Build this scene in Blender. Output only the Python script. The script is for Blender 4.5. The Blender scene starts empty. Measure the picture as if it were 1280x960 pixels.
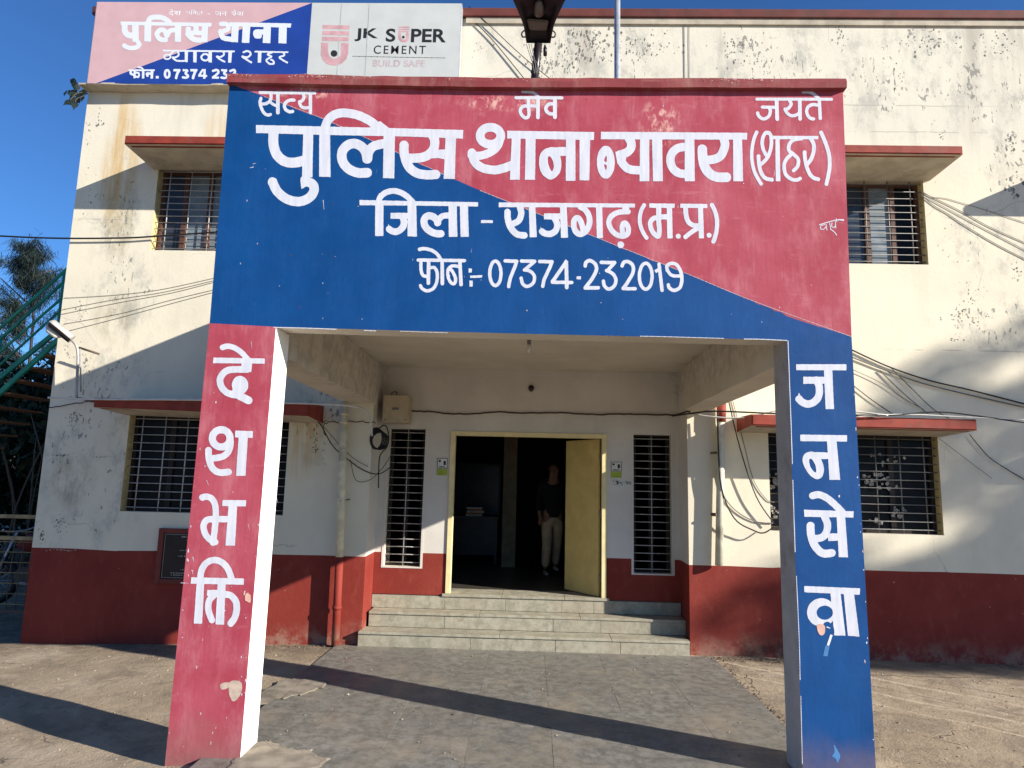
import bpy, bmesh, math, random
import numpy as np
from mathutils import Vector, Matrix
random.seed(7)
rnd = random.Random(11)
sc = bpy.context.scene
COL = sc.collection

# ------------------------------------------------------------------ camera
CAM = Vector((-0.0044, -4.7128, 1.85))
YAW, PITCH, ROLL, FPX = -0.028, 0.1459, 0.024, 842.61
cy_, sy_, cp_, sp_, cr_, sr_ = math.cos(YAW), math.sin(YAW), math.cos(PITCH), math.sin(PITCH), math.cos(ROLL), math.sin(ROLL)
FWD = Vector((sy_*cp_, cy_*cp_, sp_)); RIG = Vector((cy_, -sy_, 0)); UPV = RIG.cross(FWD)
R2 = cr_*RIG + sr_*UPV; U2 = -sr_*RIG + cr_*UPV
cam_d = bpy.data.cameras.new('camera'); cam = bpy.data.objects.new('camera', cam_d); COL.objects.link(cam)
cam.matrix_world = Matrix(((R2.x, U2.x, -FWD.x, CAM.x), (R2.y, U2.y, -FWD.y, CAM.y), (R2.z, U2.z, -FWD.z, CAM.z), (0, 0, 0, 1)))
cam_d.sensor_width = 36; cam_d.lens = FPX/1280*36; cam_d.clip_start = .05; cam_d.clip_end = 2000
sc.camera = cam
def ray(px, py): return FWD + R2*((px-640)/FPX) - U2*((py-480)/FPX)
def at(px, py, Y):
    """survey of the photograph: the point of the vertical plane Y that is seen at a pixel"""
    r = ray(px, py); return CAM + r*((Y-CAM.y)/r.y)
def gr(px, py, z=0.0):
    r = ray(px, py); return CAM + r*((z-CAM.z)/r.z)

# ------------------------------------------------------------------ sky, sun, exposure
SUND = Vector((2.15, -1.0, 0.945)).normalized()      # towards the sun
EL = math.asin(SUND.z); AZ = math.atan2(SUND.x, SUND.y)
w = bpy.data.worlds.new('World'); sc.world = w; w.use_nodes = True
nt = w.node_tree; nt.nodes.clear()
sky = nt.nodes.new('ShaderNodeTexSky'); sky.sky_type = 'NISHITA'; sky.sun_disc = False
sky.sun_elevation = EL; sky.sun_rotation = AZ; sky.air_density = 1.0; sky.dust_density = 0.3; sky.ozone_density = 3.0
bg = nt.nodes.new('ShaderNodeBackground'); bg.inputs[1].default_value = 0.056
out = nt.nodes.new('ShaderNodeOutputWorld'); tint = nt.nodes.new('ShaderNodeVectorMath'); tint.operation = 'MULTIPLY'; tint.inputs[1].default_value = (.51, .91, 1.40)   # white balance of a clear winter sky
nt.links.new(sky.outputs[0], tint.inputs[0]); nt.links.new(tint.outputs[0], bg.inputs[0]); nt.links.new(bg.outputs[0], out.inputs[0])
sd = bpy.data.lights.new('sun', 'SUN'); sd.energy = 5.0; sd.angle = math.radians(.5); sd.color = (1, .93, .83)
so = bpy.data.objects.new('sun', sd); COL.objects.link(so); so.location = SUND*30
so.rotation_euler = SUND.to_track_quat('Z', 'Y').to_euler()
vs = sc.view_settings; vs.view_transform = 'Standard'; vs.look = 'None'; vs.gamma = 1; vs.exposure = 1.0
vs.use_curve_mapping = False

# ------------------------------------------------------------------ materials
class NB:
    def __init__(s, name):
        s.m = bpy.data.materials.new(name); s.m.use_nodes = True; s.t = s.m.node_tree
        s.b = s.t.nodes['Principled BSDF']; s.geo = s.t.nodes.new('ShaderNodeNewGeometry'); s.pos = s.geo.outputs['Position']
        s.sep = s.t.nodes.new('ShaderNodeSeparateXYZ'); s.L(s.pos, s.sep.inputs[0])
    def L(s, a, b): s.t.links.new(a, b)
    def val(s, sock, v):
        if isinstance(v, (int, float)): sock.default_value = v
        elif isinstance(v, tuple): sock.default_value = v if len(v) == len(sock.default_value) else (*v, 1)[:len(sock.default_value)]
        else: s.L(v, sock)
    def math(s, op, a, b=0.0, clamp=False):
        n = s.t.nodes.new('ShaderNodeMath'); n.operation = op; n.use_clamp = clamp; s.val(n.inputs[0], a); s.val(n.inputs[1], b); return n.outputs[0]
    def noise(s, scale, detail=4, rough=.55, stretch=(1, 1, 1), off=(0, 0, 0), dist=0.0):
        mp = s.t.nodes.new('ShaderNodeMapping'); s.L(s.pos, mp.inputs[0]); mp.inputs['Scale'].default_value = stretch; mp.inputs['Location'].default_value = off
        n = s.t.nodes.new('ShaderNodeTexNoise'); s.L(mp.outputs[0], n.inputs['Vector'])
        n.inputs['Scale'].default_value = scale; n.inputs['Detail'].default_value = detail; n.inputs['Roughness'].default_value = rough; n.inputs['Distortion'].default_value = dist
        return n.outputs['Fac']
    def ramp(s, v, lo, hi, a=0.0, b=1.0):
        n = s.t.nodes.new('ShaderNodeMapRange'); n.interpolation_type = 'SMOOTHSTEP'; s.val(n.inputs[0], v)
        for i, x in enumerate((lo, hi, a, b)): n.inputs[i+1].default_value = x
        return n.outputs[0]
    def mix(s, f, a, b):
        n = s.t.nodes.new('ShaderNodeMix'); n.data_type = 'RGBA'; s.val(n.inputs[0], f); s.val(n.inputs[6], a); s.val(n.inputs[7], b); return n.outputs[2]
    def blob(s, x, z, rx, rz):
        a = s.math('DIVIDE', s.math('SUBTRACT', s.sep.outputs[0], x), rx); b = s.math('DIVIDE', s.math('SUBTRACT', s.sep.outputs[2], z), rz)
        d = s.math('ADD', s.math('MULTIPLY', a, a), s.math('MULTIPLY', b, b))
        return s.ramp(d, 1.3, .1)
    def bump(s, h, strength=.3, dist=.01):
        n = s.t.nodes.new('ShaderNodeBump'); s.L(h, n.inputs['Height']); n.inputs['Strength'].default_value = strength; n.inputs['Distance'].default_value = dist
        s.L(n.outputs[0], s.b.inputs['Normal'])
    def done(s, col, rough=.7, metal=0.0, spec=None):
        s.val(s.b.inputs['Base Color'], col); s.val(s.b.inputs['Roughness'], rough); s.b.inputs['Metallic'].default_value = metal
        if spec is not None: s.b.inputs['Specular IOR Level'].default_value = spec
        return s.m
X, Y, Z = 0, 1, 2

def simple(name, col, rough=.7, metal=0.0, var=.15, scale=9, bump=.15, spec=.3, dirt=None, dirtcol=(.12, .1, .08)):
    n = NB(name); f = n.noise(scale, 5)
    c = n.mix(n.ramp(f, .3, .7), tuple(x*(1-var) for x in col), tuple(min(1, x*(1+var)) for x in col))
    if dirt: c = n.mix(n.math('MULTIPLY', n.ramp(n.noise(scale*.35, 7, .7, off=(3, 1, 2)), .52, .68), dirt), c, dirtcol)
    if bump: n.bump(n.noise(scale*5, 4), bump, .004)
    return n.done(c, rough, metal, spec)

def cream_wall():
    n = NB('cream_limewash_wall')
    c = n.mix(n.ramp(n.noise(.9, 5, .6), .35, .65), (.70, .64, .50), (.64, .59, .465))
    hi = n.ramp(n.sep.outputs[Z], 5.6, 6.4)                                        # parapet storey: greyer, weathered
    c = n.mix(n.math('MULTIPLY', hi, .55), c, (.61, .585, .51))
    # broad mould and rain grime
    mask = n.blob(.6, 7.2, 1.5, .7)
    for b in ((2.9, 7.1, 1.1, .8), (4.6, 7.0, 1.2, .9), (5.9, 5.9, .6, .6), (5.6, 4.9, .7, .5), (5.5, 3.9, .9, .5), (-5.2, 2.2, .8, 1.6),
              (-5.0, 4.2, .55, .9), (-5.15, 4.95, .30, .75), (-5.35, 1.95, .30, .12), (4.2, 6.6, 1.0, .35), (5.3, 7.5, .5, .35), (3.4, 7.3, .5, .5), (-2.5, 2.6, .5, .7), (5.7, 6.9, .9, .8), (-5.25, 5.2, .35, 1.0)):
        mask = n.math('MAXIMUM', mask, n.blob(*b))
    broad = n.math('MULTIPLY', n.ramp(n.noise(3.4, 10, .74, (1, 1, .6)), .47, .66), n.math('ADD', n.math('MULTIPLY', mask, .60), .08))
    c = n.mix(broad, c, (.33, .33, .30))
    drip = n.math('MULTIPLY', n.ramp(n.noise(3.2, 6, .6, (1, 1, .12)), .50, .72), n.math('ADD', n.math('MULTIPLY', n.ramp(n.math('ADD', n.sep.outputs[Z], n.math('MULTIPLY', n.noise(2.2, 5, .6, (1, 1, .02)), 1.6)), 7.6, 8.5), .55), n.math('ADD', n.math('MULTIPLY', hi, .30), .13)))
    c = n.mix(drip, c, (.40, .37, .31))
    soot = n.math('MULTIPLY', n.math('MAXIMUM', n.blob(-5.18, 5.0, .22, .6), n.math('MULTIPLY', n.math('MAXIMUM', n.blob(-5.1, 3.75, .3, .35), n.blob(-5.45, 1.75, .35, .35)), .7)), n.ramp(n.noise(6, 9, .72, (1, 1, .5)), .36, .62))
    c = n.mix(n.math('MULTIPLY', soot, .62), c, (.20, .165, .09))
    for zz, x0b, x1b in ((6.62, 4.3, 1.5), (6.27, 4.3, 1.6), (3.52, 5.3, 1.2), (5.0, -5.0, .8)):
        d = n.math('ABSOLUTE', n.math('ADD', n.math('SUBTRACT', n.sep.outputs[Z], zz), n.math('MULTIPLY', n.math('SUBTRACT', n.noise(2.0, 4), .5), .05)))
        ln = n.math('MULTIPLY', n.math('MULTIPLY', n.ramp(d, .010, .002), n.blob(x0b, zz, x1b, .3)), n.ramp(n.noise(4, 3, off=(0, 0, zz)), .4, .52))
        c = n.mix(n.math('MULTIPLY', ln, .6), c, (.30, .29, .25))
    # flaked paint: small hard edged chips, in patches
    ch = n.noise(13, 7, .62, (1, 1, .62), dist=.4)
    ch2 = n.ramp(n.math('SUBTRACT', n.noise(24, 5, .6, (1, 1, .34), off=(8, 2, 2), dist=.3), n.math('SUBTRACT', .86, n.math('MULTIPLY', n.math('MULTIPLY', mask, n.ramp(n.noise(1.9, 4, .6, off=(1, 7, 3)), .38, .55)), .27))), 0.0, .015)
    patch = n.math('MULTIPLY', n.ramp(n.noise(1.6, 4, .6, off=(5, 0, 1)), .44, .62), n.math('ADD', n.math('MULTIPLY', mask, .8), .2))
    thr = n.math('SUBTRACT', .80, n.math('MULTIPLY', patch, .235))
    chip = n.ramp(n.math('SUBTRACT', ch, thr), 0.0, .015)
    chip = n.math('MAXIMUM', chip, ch2)
    c = n.mix(n.math('MULTIPLY', chip, .85), c, (.21, .21, .185))
    # rust-yellow run-off below the roof ledge and beside the lower windows
    yel = n.math('MAXIMUM', n.blob(-5.27, 5.85, .27, .95), n.math('MULTIPLY', n.blob(-3.95, 6.15, .3, .5), .55))
    yel = n.math('MAXIMUM', yel, n.math('MULTIPLY', n.blob(-2.72, 2.3, .28, .5), .8))
    yel = n.math('MULTIPLY', yel, n.ramp(n.noise(7, 6, .6, (1, 1, .09)), .36, .62))
    c = n.mix(n.math('MULTIPLY', yel, .75), c, (.50, .31, .09))
    # hairline cracks
    v = n.t.nodes.new('ShaderNodeTexVoronoi'); v.feature = 'DISTANCE_TO_EDGE'; v.inputs['Scale'].default_value = .8
    mp = n.t.nodes.new('ShaderNodeVectorMath'); mp.operation = 'MULTIPLY_ADD'; nz = n.t.nodes.new('ShaderNodeTexNoise'); nz.inputs['Scale'].default_value = 2.5; nz.inputs['Detail'].default_value = 6
    n.L(n.pos, nz.inputs['Vector']); n.L(nz.outputs['Color'], mp.inputs[0]); mp.inputs[1].default_value = (.35, .35, .35); n.L(n.pos, mp.inputs[2]); n.L(mp.outputs[0], v.inputs['Vector'])
    ck = n.math('MULTIPLY', n.ramp(v.outputs['Distance'], .006, .0015), n.ramp(n.noise(.7, 3, off=(9, 9, 9)), .5, .62))
    c = n.mix(n.math('MULTIPLY', ck, .5), c, (.30, .28, .24))
    h = n.math('ADD', n.math('MULTIPLY', n.noise(3, 6), .8), n.math('ADD', n.math('MULTIPLY', n.noise(40, 5), .35), n.math('MULTIPLY', chip, -.5)))
    n.bump(h, .35, .012)
    return n.done(c, .88, spec=.15)

def red_dado():
    n = NB('red_oxide_dado_paint')
    c = n.mix(n.ramp(n.noise(1.6, 6, .6), .3, .7), (.180, .022, .015), (.225, .033, .022))
    c = n.mix(n.math('MULTIPLY', n.ramp(n.noise(9, 7, .65, (1, 1, .5)), .50, .75), .35), c, (.29, .07, .05))
    low = n.math('MULTIPLY', n.ramp(n.math('ADD', n.sep.outputs[Z], n.math('MULTIPLY', n.noise(4, 6), .35)), .46, .16), n.ramp(n.noise(7, 7, .7), .38, .62))
    c = n.mix(n.math('MULTIPLY', n.math('MULTIPLY', low, n.ramp(n.sep.outputs[X], -3.9, -3.2)), .6), c, (.33, .23, .17))
    ch = n.ramp(n.noise(17, 6, .6, off=(3, 3, 3)), .725, .74)
    c = n.mix(n.math('MULTIPLY', ch, .8), c, (.55, .42, .33))
    bl = n.math('MULTIPLY', n.blob(3.0, .02, 1.0, .28), n.ramp(n.noise(6, 7, .7), .35, .6))
    c = n.mix(n.math('MULTIPLY', bl, .85), c, (.05, .03, .022))
    n.bump(n.math('ADD', n.noise(5, 5), n.math('MULTIPLY', n.noise(45, 5), .5)), .35, .01)
    return n.done(c, .72, spec=.25)

def gate_paint(name, base, fade, pale, faded_z=None):
    n = NB(name)
    c = n.mix(n.ramp(n.noise(1.7, 6, .6), .33, .68), base, fade)
    c = n.mix(n.math('MULTIPLY', n.ramp(n.noise(5, 8, .7, (1, 1, .35), off=(2, 0, 4)), .46, .72), .6), c, pale)
    c = n.mix(n.math('MULTIPLY', n.ramp(n.noise(60, 3, .6, (1, 1, .05), off=(6, 0, 4)), .45, .7), .22), c, tuple(x*.72 for x in base))
    c = n.mix(n.math('MULTIPLY', n.ramp(n.noise(16, 6, .7, (.25, 1, 1), off=(2, 9, 4)), .56, .70), .30), c, pale)
    sc1 = n.ramp(n.noise(26, 5, .6, (1, 1, .16), dist=1.2), .735, .755)
    sc2 = n.ramp(n.noise(11, 7, .7, (1, 1, .8), off=(7, 1, 3)), .74, .76)
    c = n.mix(n.math('MULTIPLY', n.math('MAXIMUM', sc1, sc2), .55), c, (.72, .62, .60))
    wear = n.math('MULTIPLY', n.math('MAXIMUM', n.blob(.92, 4.52, .16, .22), n.math('MAXIMUM', n.blob(-1.75, 4.75, .25, .05), n.blob(-.2, 4.68, .4, .07))), n.ramp(n.noise(14, 8, .7, (1, 1, .6)), .47, .62))
    c = n.mix(n.math('MULTIPLY', wear, .6), c, (.80, .55, .45))
    dz = n.ramp(n.math('ADD', n.sep.outputs[Z], n.math('MULTIPLY', n.noise(3, 6), .5)), .58, .12)
    c = n.mix(n.math('MULTIPLY', dz, .62), c, (.20, .125, .10))
    # trowel lines and faint cracks in the render coat
    cr = n.ramp(n.math('ABSOLUTE', n.math('SUBTRACT', n.noise(1.5, 5, .55, (1, 1, .5), off=(1, 5, 8)), .5)), .0035, .0)
    c = n.mix(n.math('MULTIPLY', cr, .10), c, tuple(x*.55 for x in base))
    n.bump(n.math('ADD', n.math('MULTIPLY', n.noise(2.2, 5), 1.5), n.math('ADD', n.math('MULTIPLY', n.noise(30, 5), .3), n.math('MULTIPLY', cr, -.06))), .3, .010)
    return n.done(c, n.ramp(n.noise(6, 5), .3, .7, .55, .72), spec=.18)

def plaster(name, col, stain=.5):
    n = NB(name)
    c = n.mix(n.ramp(n.noise(1.4, 6, .6), .35, .65), col, tuple(x*.87 for x in col))
    c = n.mix(n.math('MULTIPLY', n.ramp(n.noise(4.1, 8, .7, (1, 1, .3)), .56, .78), stain*.7), c, tuple(x*.5 for x in col))
    bl = n.math('MULTIPLY', n.math('MAXIMUM', n.blob(-1.87, 2.9, .12, .6), n.blob(1.83, 3.1, .16, .25)), n.ramp(n.noise(9, 7, .7), .42, .6))
    c = n.mix(n.math('MULTIPLY', bl, .3), c, (.16, .14, .11))
    n.bump(n.math('ADD', n.noise(4, 5), n.math('MULTIPLY', n.noise(40, 4), .4)), .3, .008)
    return n.done(c, .85, spec=.15)

def ground_mat():
    n = NB('worn_concrete_and_dust')
    c = n.mix(n.ramp(n.noise(.8, 7, .62), .35, .65), (.30, .238, .165), (.375, .30, .215))
    c = n.mix(n.math('MULTIPLY', n.ramp(n.noise(2.2, 9, .74, dist=.6), .47, .60), .7), c, (.215, .175, .13))
    c = n.mix(n.math('MULTIPLY', n.ramp(n.noise(1.3, 8, .7, off=(6, 6, 0), dist=.5), .50, .62), .5), c, (.47, .39, .29))
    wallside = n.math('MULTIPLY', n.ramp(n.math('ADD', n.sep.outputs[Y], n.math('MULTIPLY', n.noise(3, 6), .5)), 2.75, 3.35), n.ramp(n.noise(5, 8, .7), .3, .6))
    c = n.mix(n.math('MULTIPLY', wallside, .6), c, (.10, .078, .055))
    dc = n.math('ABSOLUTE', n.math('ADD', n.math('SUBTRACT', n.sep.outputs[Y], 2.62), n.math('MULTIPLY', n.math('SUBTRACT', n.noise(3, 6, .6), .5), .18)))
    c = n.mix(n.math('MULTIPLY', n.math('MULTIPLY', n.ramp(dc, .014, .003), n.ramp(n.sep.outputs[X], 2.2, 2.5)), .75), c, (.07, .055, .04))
    c = n.mix(n.math('MULTIPLY', n.ramp(n.noise(30, 5, .7), .58, .75), .4), c, (.17, .14, .11))
    # worn wheel tracks crossing the yard on the right
    u = n.math('ADD', n.math('MULTIPLY', n.sep.outputs[X], .80), n.math('MULTIPLY', n.sep.outputs[Y], .95))
    for k, (o, wd) in enumerate(((4.55, .05), (4.85, .035), (5.25, .06), (5.6, .04), (4.1, .03), (6.2, .06))):
        d = n.math('ABSOLUTE', n.math('SUBTRACT', n.math('ADD', u, n.math('MULTIPLY', n.noise(1.2, 3, off=(k, 0, 0)), .12)), o))
        tr = n.math('MULTIPLY', n.ramp(d, wd, wd*.3), n.ramp(n.noise(5, 5, off=(0, k, 0)), .30, .5))
        c = n.mix(n.math('MULTIPLY', tr, .75), c, (.22, .175, .13) if k % 2 else (.5, .41, .30))
    v = n.t.nodes.new('ShaderNodeTexVoronoi'); v.feature = 'DISTANCE_TO_EDGE'; v.inputs['Scale'].default_value = .45
    mp = n.t.nodes.new('ShaderNodeVectorMath'); mp.operation = 'MULTIPLY_ADD'; nz = n.t.nodes.new('ShaderNodeTexNoise'); nz.inputs['Scale'].default_value = 3; nz.inputs['Detail'].default_value = 7
    n.L(n.pos, nz.inputs['Vector']); n.L(nz.outputs['Color'], mp.inputs[0]); mp.inputs[1].default_value = (.5, .5, .5); n.L(n.pos, mp.inputs[2]); n.L(mp.outputs[0], v.inputs['Vector'])
    ck = n.math('MULTIPLY', n.ramp(v.outputs['Distance'], .005, .001), n.ramp(n.noise(.9, 3, off=(2, 2, 2)), .5, .6))
    c = n.mix(n.math('MULTIPLY', ck, .55), c, (.08, .06, .045))
    sp = n.ramp(n.noise(70, 3, .6, off=(4, 4, 4)), .66, .72)
    c = n.mix(n.math('MULTIPLY', sp, .5), c, (.13, .10, .08))
    fl = n.ramp(n.noise(6, 8, .75, (1, .35, 1), off=(1, 1, 1)), .55, .7)
    c = n.mix(n.math('MULTIPLY', fl, .35), c, (.46, .37, .27))
    h = n.math('ADD', n.math('MULTIPLY', n.noise(6, 8, .65), 1.0), n.math('ADD', n.math('MULTIPLY', n.noise(50, 5, .7), .5), n.math('MULTIPLY', ck, -1.2)))
    n.bump(h, .9, .02)
    return n.done(c, .92, spec=.1)

def stone_mat(name, a, b, rough=.5):
    n = NB(name)
    oi = n.t.nodes.new('ShaderNodeObjectInfo')
    c = n.mix(n.ramp(n.noise(10, 12, .82), .40, .60), a, b)
    c = n.mix(n.math('MULTIPLY', oi.outputs['Random'], .22), c, tuple(x*.72 for x in a))
    c = n.mix(n.math('MULTIPLY', n.ramp(n.noise(22, 9, .85, dist=3.5), .56, .62), .5), c, tuple(min(1, x*1.55) for x in b))
    c = n.mix(n.math('MULTIPLY', n.ramp(n.noise(1.3, 6, .7, off=(4, 4, 0)), .48, .68), .45), c, (.30, .245, .175))
    n.bump(n.math('ADD', n.noise(8, 7, .7), n.math('MULTIPLY', n.noise(60, 4), .3)), .35, .006)
    return n.done(c, n.ramp(n.noise(5, 6), .3, .7, rough-.08, rough+.2), spec=.4)

def leaf_mat(name, a, b):
    n = NB(name); oi = n.noise(1.7, 3)
    c = n.mix(n.ramp(oi, .3, .7), a, b); m = n.done(c, .6, spec=.25)
    return m

def brushed():
    n = NB('white_sign_paint'); c = n.mix(n.ramp(n.noise(34, 4, .6, (1, 1, .10)), .35, .65), (.60, .61, .665), (.52, .54, .60))
    c = n.mix(n.math('MULTIPLY', n.ramp(n.noise(7, 7, .7), .5, .72), .5), c, (.46, .475, .55)); n.bump(n.noise(40, 4, .6, (1, 1, .1)), .15, .003)
    return n.done(c, .6, spec=.2)
M = dict(
    wall=cream_wall(), dado=red_dado(),
    gate_red=gate_paint('faded_pink_red_paint', (.325, .043, .067), (.39, .075, .105), (.50, .19, .22)),
    gate_blue=gate_paint('police_blue_paint', (.0015, .047, .175), (.003, .060, .215), (.007, .066, .225)),
    coping=gate_paint('maroon_coping_paint', (.20, .035, .040), (.25, .06, .06), (.30, .17, .14)),
    white_paint=brushed(),
    sunlit_white_face=simple('sunlit_white_pillar_side', (.84, .83, .79), .8, var=.04, scale=5),  # left pillar's inner side: sun brightness put into the near-white colour
    shaded_grey_face=simple('shaded_grey_pillar_side', (.38, .365, .36), .8, var=.12, scale=4, dirt=.5),  # right pillar's inner side: shade put into the grey, plus dirt
    porch=plaster('porch_plaster', (.61, .56, .475)), recess=plaster('pale_recess_wall', (.62, .585, .53), .3),
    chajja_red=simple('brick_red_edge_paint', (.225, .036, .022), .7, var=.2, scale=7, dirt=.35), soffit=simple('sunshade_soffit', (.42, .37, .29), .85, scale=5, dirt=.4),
    coping_roof=simple('roof_coping_red', (.115, .030, .024), .75, var=.2, scale=5, dirt=.5, dirtcol=(.07, .05, .045)),
    ground=ground_mat(), slab=stone_mat('grey_kota_stone', (.128, .122, .106), (.222, .210, .184)),
    step=stone_mat('pale_step_stone', (.235, .22, .165), (.37, .345, .265), .75),
    grille=simple('painted_grille_steel', (.42, .41, .40), .5, .3, scale=30, dirt=.5, dirtcol=(.3, .18, .12)),
    grille_dark=simple('dull_grille_steel', (.16, .155, .15), .5, .4, scale=30),
    frame_yel=simple('mustard_reveal_paint', (.50, .40, .20), .7, scale=8, dirt=.4), frame_dk=simple('dark_window_frame', (.020, .014, .012), .6), frame_br=simple('brown_wood_frame', (.09, .042, .028), .6, scale=12),
    yellow_door=simple('yellow_door_paint', (.62, .47, .17), .45, var=.08, scale=6, dirt=.25, dirtcol=(.3, .2, .1)), yellow_frame=simple('pale_yellow_door_frame', (.68, .58, .31), .55, var=.08),
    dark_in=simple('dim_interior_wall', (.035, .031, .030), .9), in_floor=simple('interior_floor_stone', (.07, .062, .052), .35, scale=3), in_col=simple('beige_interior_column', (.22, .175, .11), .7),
    curtain=simple('brown_curtain', (.095, .068, .045), .9, var=.3, scale=14), board_pink=simple('sun_bleached_pink_flex', (.52, .335, .355), .55, var=.05, scale=4, bump=0),
    board_blue=simple('blue_flex_print', (.012, .045, .25), .5, var=.1, scale=3, bump=0), board_grey=simple('pale_grey_flex', (.48, .50, .485), .5, var=.04, scale=4, bump=0),
    board_white=simple('white_flex_print', (.60, .64, .69), .5, var=.02, bump=0), ink=simple('black_print', (.02, .02, .022), .5, bump=0), pale_pink=simple('faded_pink_print', (.50, .29, .31), .5, bump=0),
    faint_text=simple('faded_grey_pink_print', (.46, .37, .38), .5, bump=0), faint_white=simple('faded_white_print', (.66, .62, .64), .5, bump=0),
    metal=simple('galvanised_steel', (.50, .52, .54), .4, .6, scale=20, bump=.05), lamp_dark=simple('dark_lamp_housing', (.018, .013, .016), .32, scale=15, bump=.05), lamp_lens=simple('dusty_lamp_plate', (.13, .105, .09), .3, bump=0),
    lamp_grey=simple('grey_lamp_housing', (.34, .33, .31), .5, .2), pipe=simple('pvc_pipe_cream', (.62, .57, .42), .5, dirt=.4), pipe_white=simple('pvc_pipe_pale', (.56, .54, .43), .45, dirt=.5),
    cable=simple('black_cable', (.012, .012, .012), .55, bump=0), cable_grey=simple('grey_cable', (.16, .15, .14), .6, bump=0), cable_white=simple('white_conduit', (.55, .54, .5), .5, bump=0), cable_brown=simple('brown_cable', (.07, .045, .03), .6, bump=0),
    box=simple('beige_box_enamel', (.42, .35, .24), .5, var=.08, dirt=.3), green=simple('green_railing_paint', (.025, .26, .17), .45, var=.25, scale=6), tread=simple('rusty_tread_plate', (.19, .085, .038), .7, scale=8),
    plaque=simple('black_granite', (.012, .012, .018), .2, bump=0), plaque_red=simple('plaque_red_border', (.16, .03, .022), .6), etch=simple('etched_lettering', (.30, .29, .27), .7, bump=0),
    paper=simple('paper_white', (.60, .60, .56), .8, bump=0), paper_green=simple('paper_green', (.30, .38, .05), .8, bump=0), wood=simple('weathered_wood', (.33, .24, .12), .8, var=.3, scale=10), rust=simple('rusty_iron', (.13, .09, .07), .7, .3),
    scrap=simple('torn_paper_pink', (.62, .38, .30), .8, bump=0), blue_smear=simple('blue_smear_pale', (.06, .19, .42), .6, bump=0), patch=simple('bare_plaster_patch', (.46, .36, .29), .9, scale=25), blue_dark=simple('blue_repaint', (.010, .075, .23), .5, bump=0),
    leaf=leaf_mat('yard_tree_leaves', (.035, .075, .018), (.075, .12, .03)), leaf_dark=leaf_mat('feathery_dark_leaves', (.010, .018, .016), (.02, .034, .028)), leaf_hedge=leaf_mat('hedge_leaves', (.012, .022, .010), (.028, .042, .018)),
    bark=simple('tree_bark', (.11, .08, .055), .9, scale=14, bump=.5), skin=simple('brown_skin', (.23, .115, .07), .55, bump=0), shirt=simple('black_shirt_cloth', (.007, .008, .011), .85), trouser=simple('khaki_trouser_cloth', (.46, .35, .235), .85, var=.1),
    shoe=simple('pale_shoe', (.35, .30, .25), .6), hair=simple('black_hair', (.01, .009, .008), .5), glassbulb=simple('frosted_bulb', (.55, .54, .5), .25, bump=0), steel=simple('door_bolt_steel', (.30, .28, .25), .4, .7),
    board_seam=simple('flex_seam_grey', (.33, .345, .34), .6, bump=0), flake_dark=simple('mouldy_bare_render', (.145, .14, .12), .95, bump=0), flake_grey=simple('grey_bare_render', (.30, .295, .26), .95, bump=0), cement=simple('rough_cement_screed', (.24, .205, .16), .95, var=.3, scale=7, bump=.6, dirt=.5), mortar=simple('slab_joint_grout', (.27, .25, .215), .9, scale=20), cupboard=simple('grey_steel_cupboard', (.035, .038, .042), .4, .3), orange=simple('orange_file_cover', (.5, .16, .05), .6, bump=0), compound=simple('dark_compound_wall', (.16, .15, .13), .9, dirt=.5))
def glass_mat(name, col, rough, sp=.5):
    n = NB(name); c = n.mix(n.ramp(n.noise(5, 5), .35, .7), col, tuple(x*1.5 for x in col)); return n.done(c, rough, spec=sp)
M['glass'] = glass_mat('dusty_dark_glass', (.005, .006, .008), .35, .12)
M['glass_up'] = glass_mat('dusty_blue_glass', (.025, .034, .05), .25, .35)
M['glass_pale'] = glass_mat('sky_reflection_tinted_glass', (.13, .16, .18), .4, .3)  # sky reflection put into the pale blue pane colour

# ------------------------------------------------------------------ object helpers
def empty(name, loc, label, cat, group=None):
    o = bpy.data.objects.new(name, None); COL.objects.link(o); o.location = loc; o.empty_display_size = .2
    o['label'] = label; o['category'] = cat
    if group: o['group'] = group
    return o
OFF = {}
def root_loc(p):
    v = Vector((0, 0, 0))
    while p is not None: v += p.location; p = p.parent
    return v
def link(name, me, parent=None, mats=(), base=None, smooth=False, label=None, cat=None, group=None, kind=None, loc=None):
    """world-space mesh -> object; its origin is moved to base (or stays where the mesh is authored about loc)"""
    for m in (mats if isinstance(mats, (list, tuple)) else [mats]): me.materials.append(m)
    if smooth:
        for p in me.polygons: p.use_smooth = True
    o = bpy.data.objects.new(name, me); COL.objects.link(o)
    if loc is not None: o.location = Vector(loc) - root_loc(parent)
    else:
        b = Vector(base) if base is not None else None
        if b is None:
            co = np.empty(len(me.vertices)*3); me.vertices.foreach_get('co', co); co = co.reshape(-1, 3)
            if len(co): b = Vector(((co[:, 0].min()+co[:, 0].max())/2, (co[:, 1].min()+co[:, 1].max())/2, co[:, 2].min()))
            else: b = Vector((0, 0, 0))
        me.transform(Matrix.Translation(-b)); o.location = b - root_loc(parent)
    o.parent = parent
    for k, v in (('label', label), ('category', cat), ('group', group), ('kind', kind)):
        if v: o[k] = v
    return o
def bm_mesh(bm, name='m'):
    bmesh.ops.recalc_face_normals(bm, faces=bm.faces[:]); me = bpy.data.meshes.new(name); bm.to_mesh(me); bm.free(); return me
def hexa(bm, p, mi=0):
    """p: 4 bottom + 4 top points"""
    v = [bm.verts.new(q) for q in p]
    for f in ((0, 3, 2, 1), (4, 5, 6, 7), (0, 1, 5, 4), (1, 2, 6, 5), (2, 3, 7, 6), (3, 0, 4, 7)):
        bm.faces.new([v[i] for i in f]).material_index = mi
    return v
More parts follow.
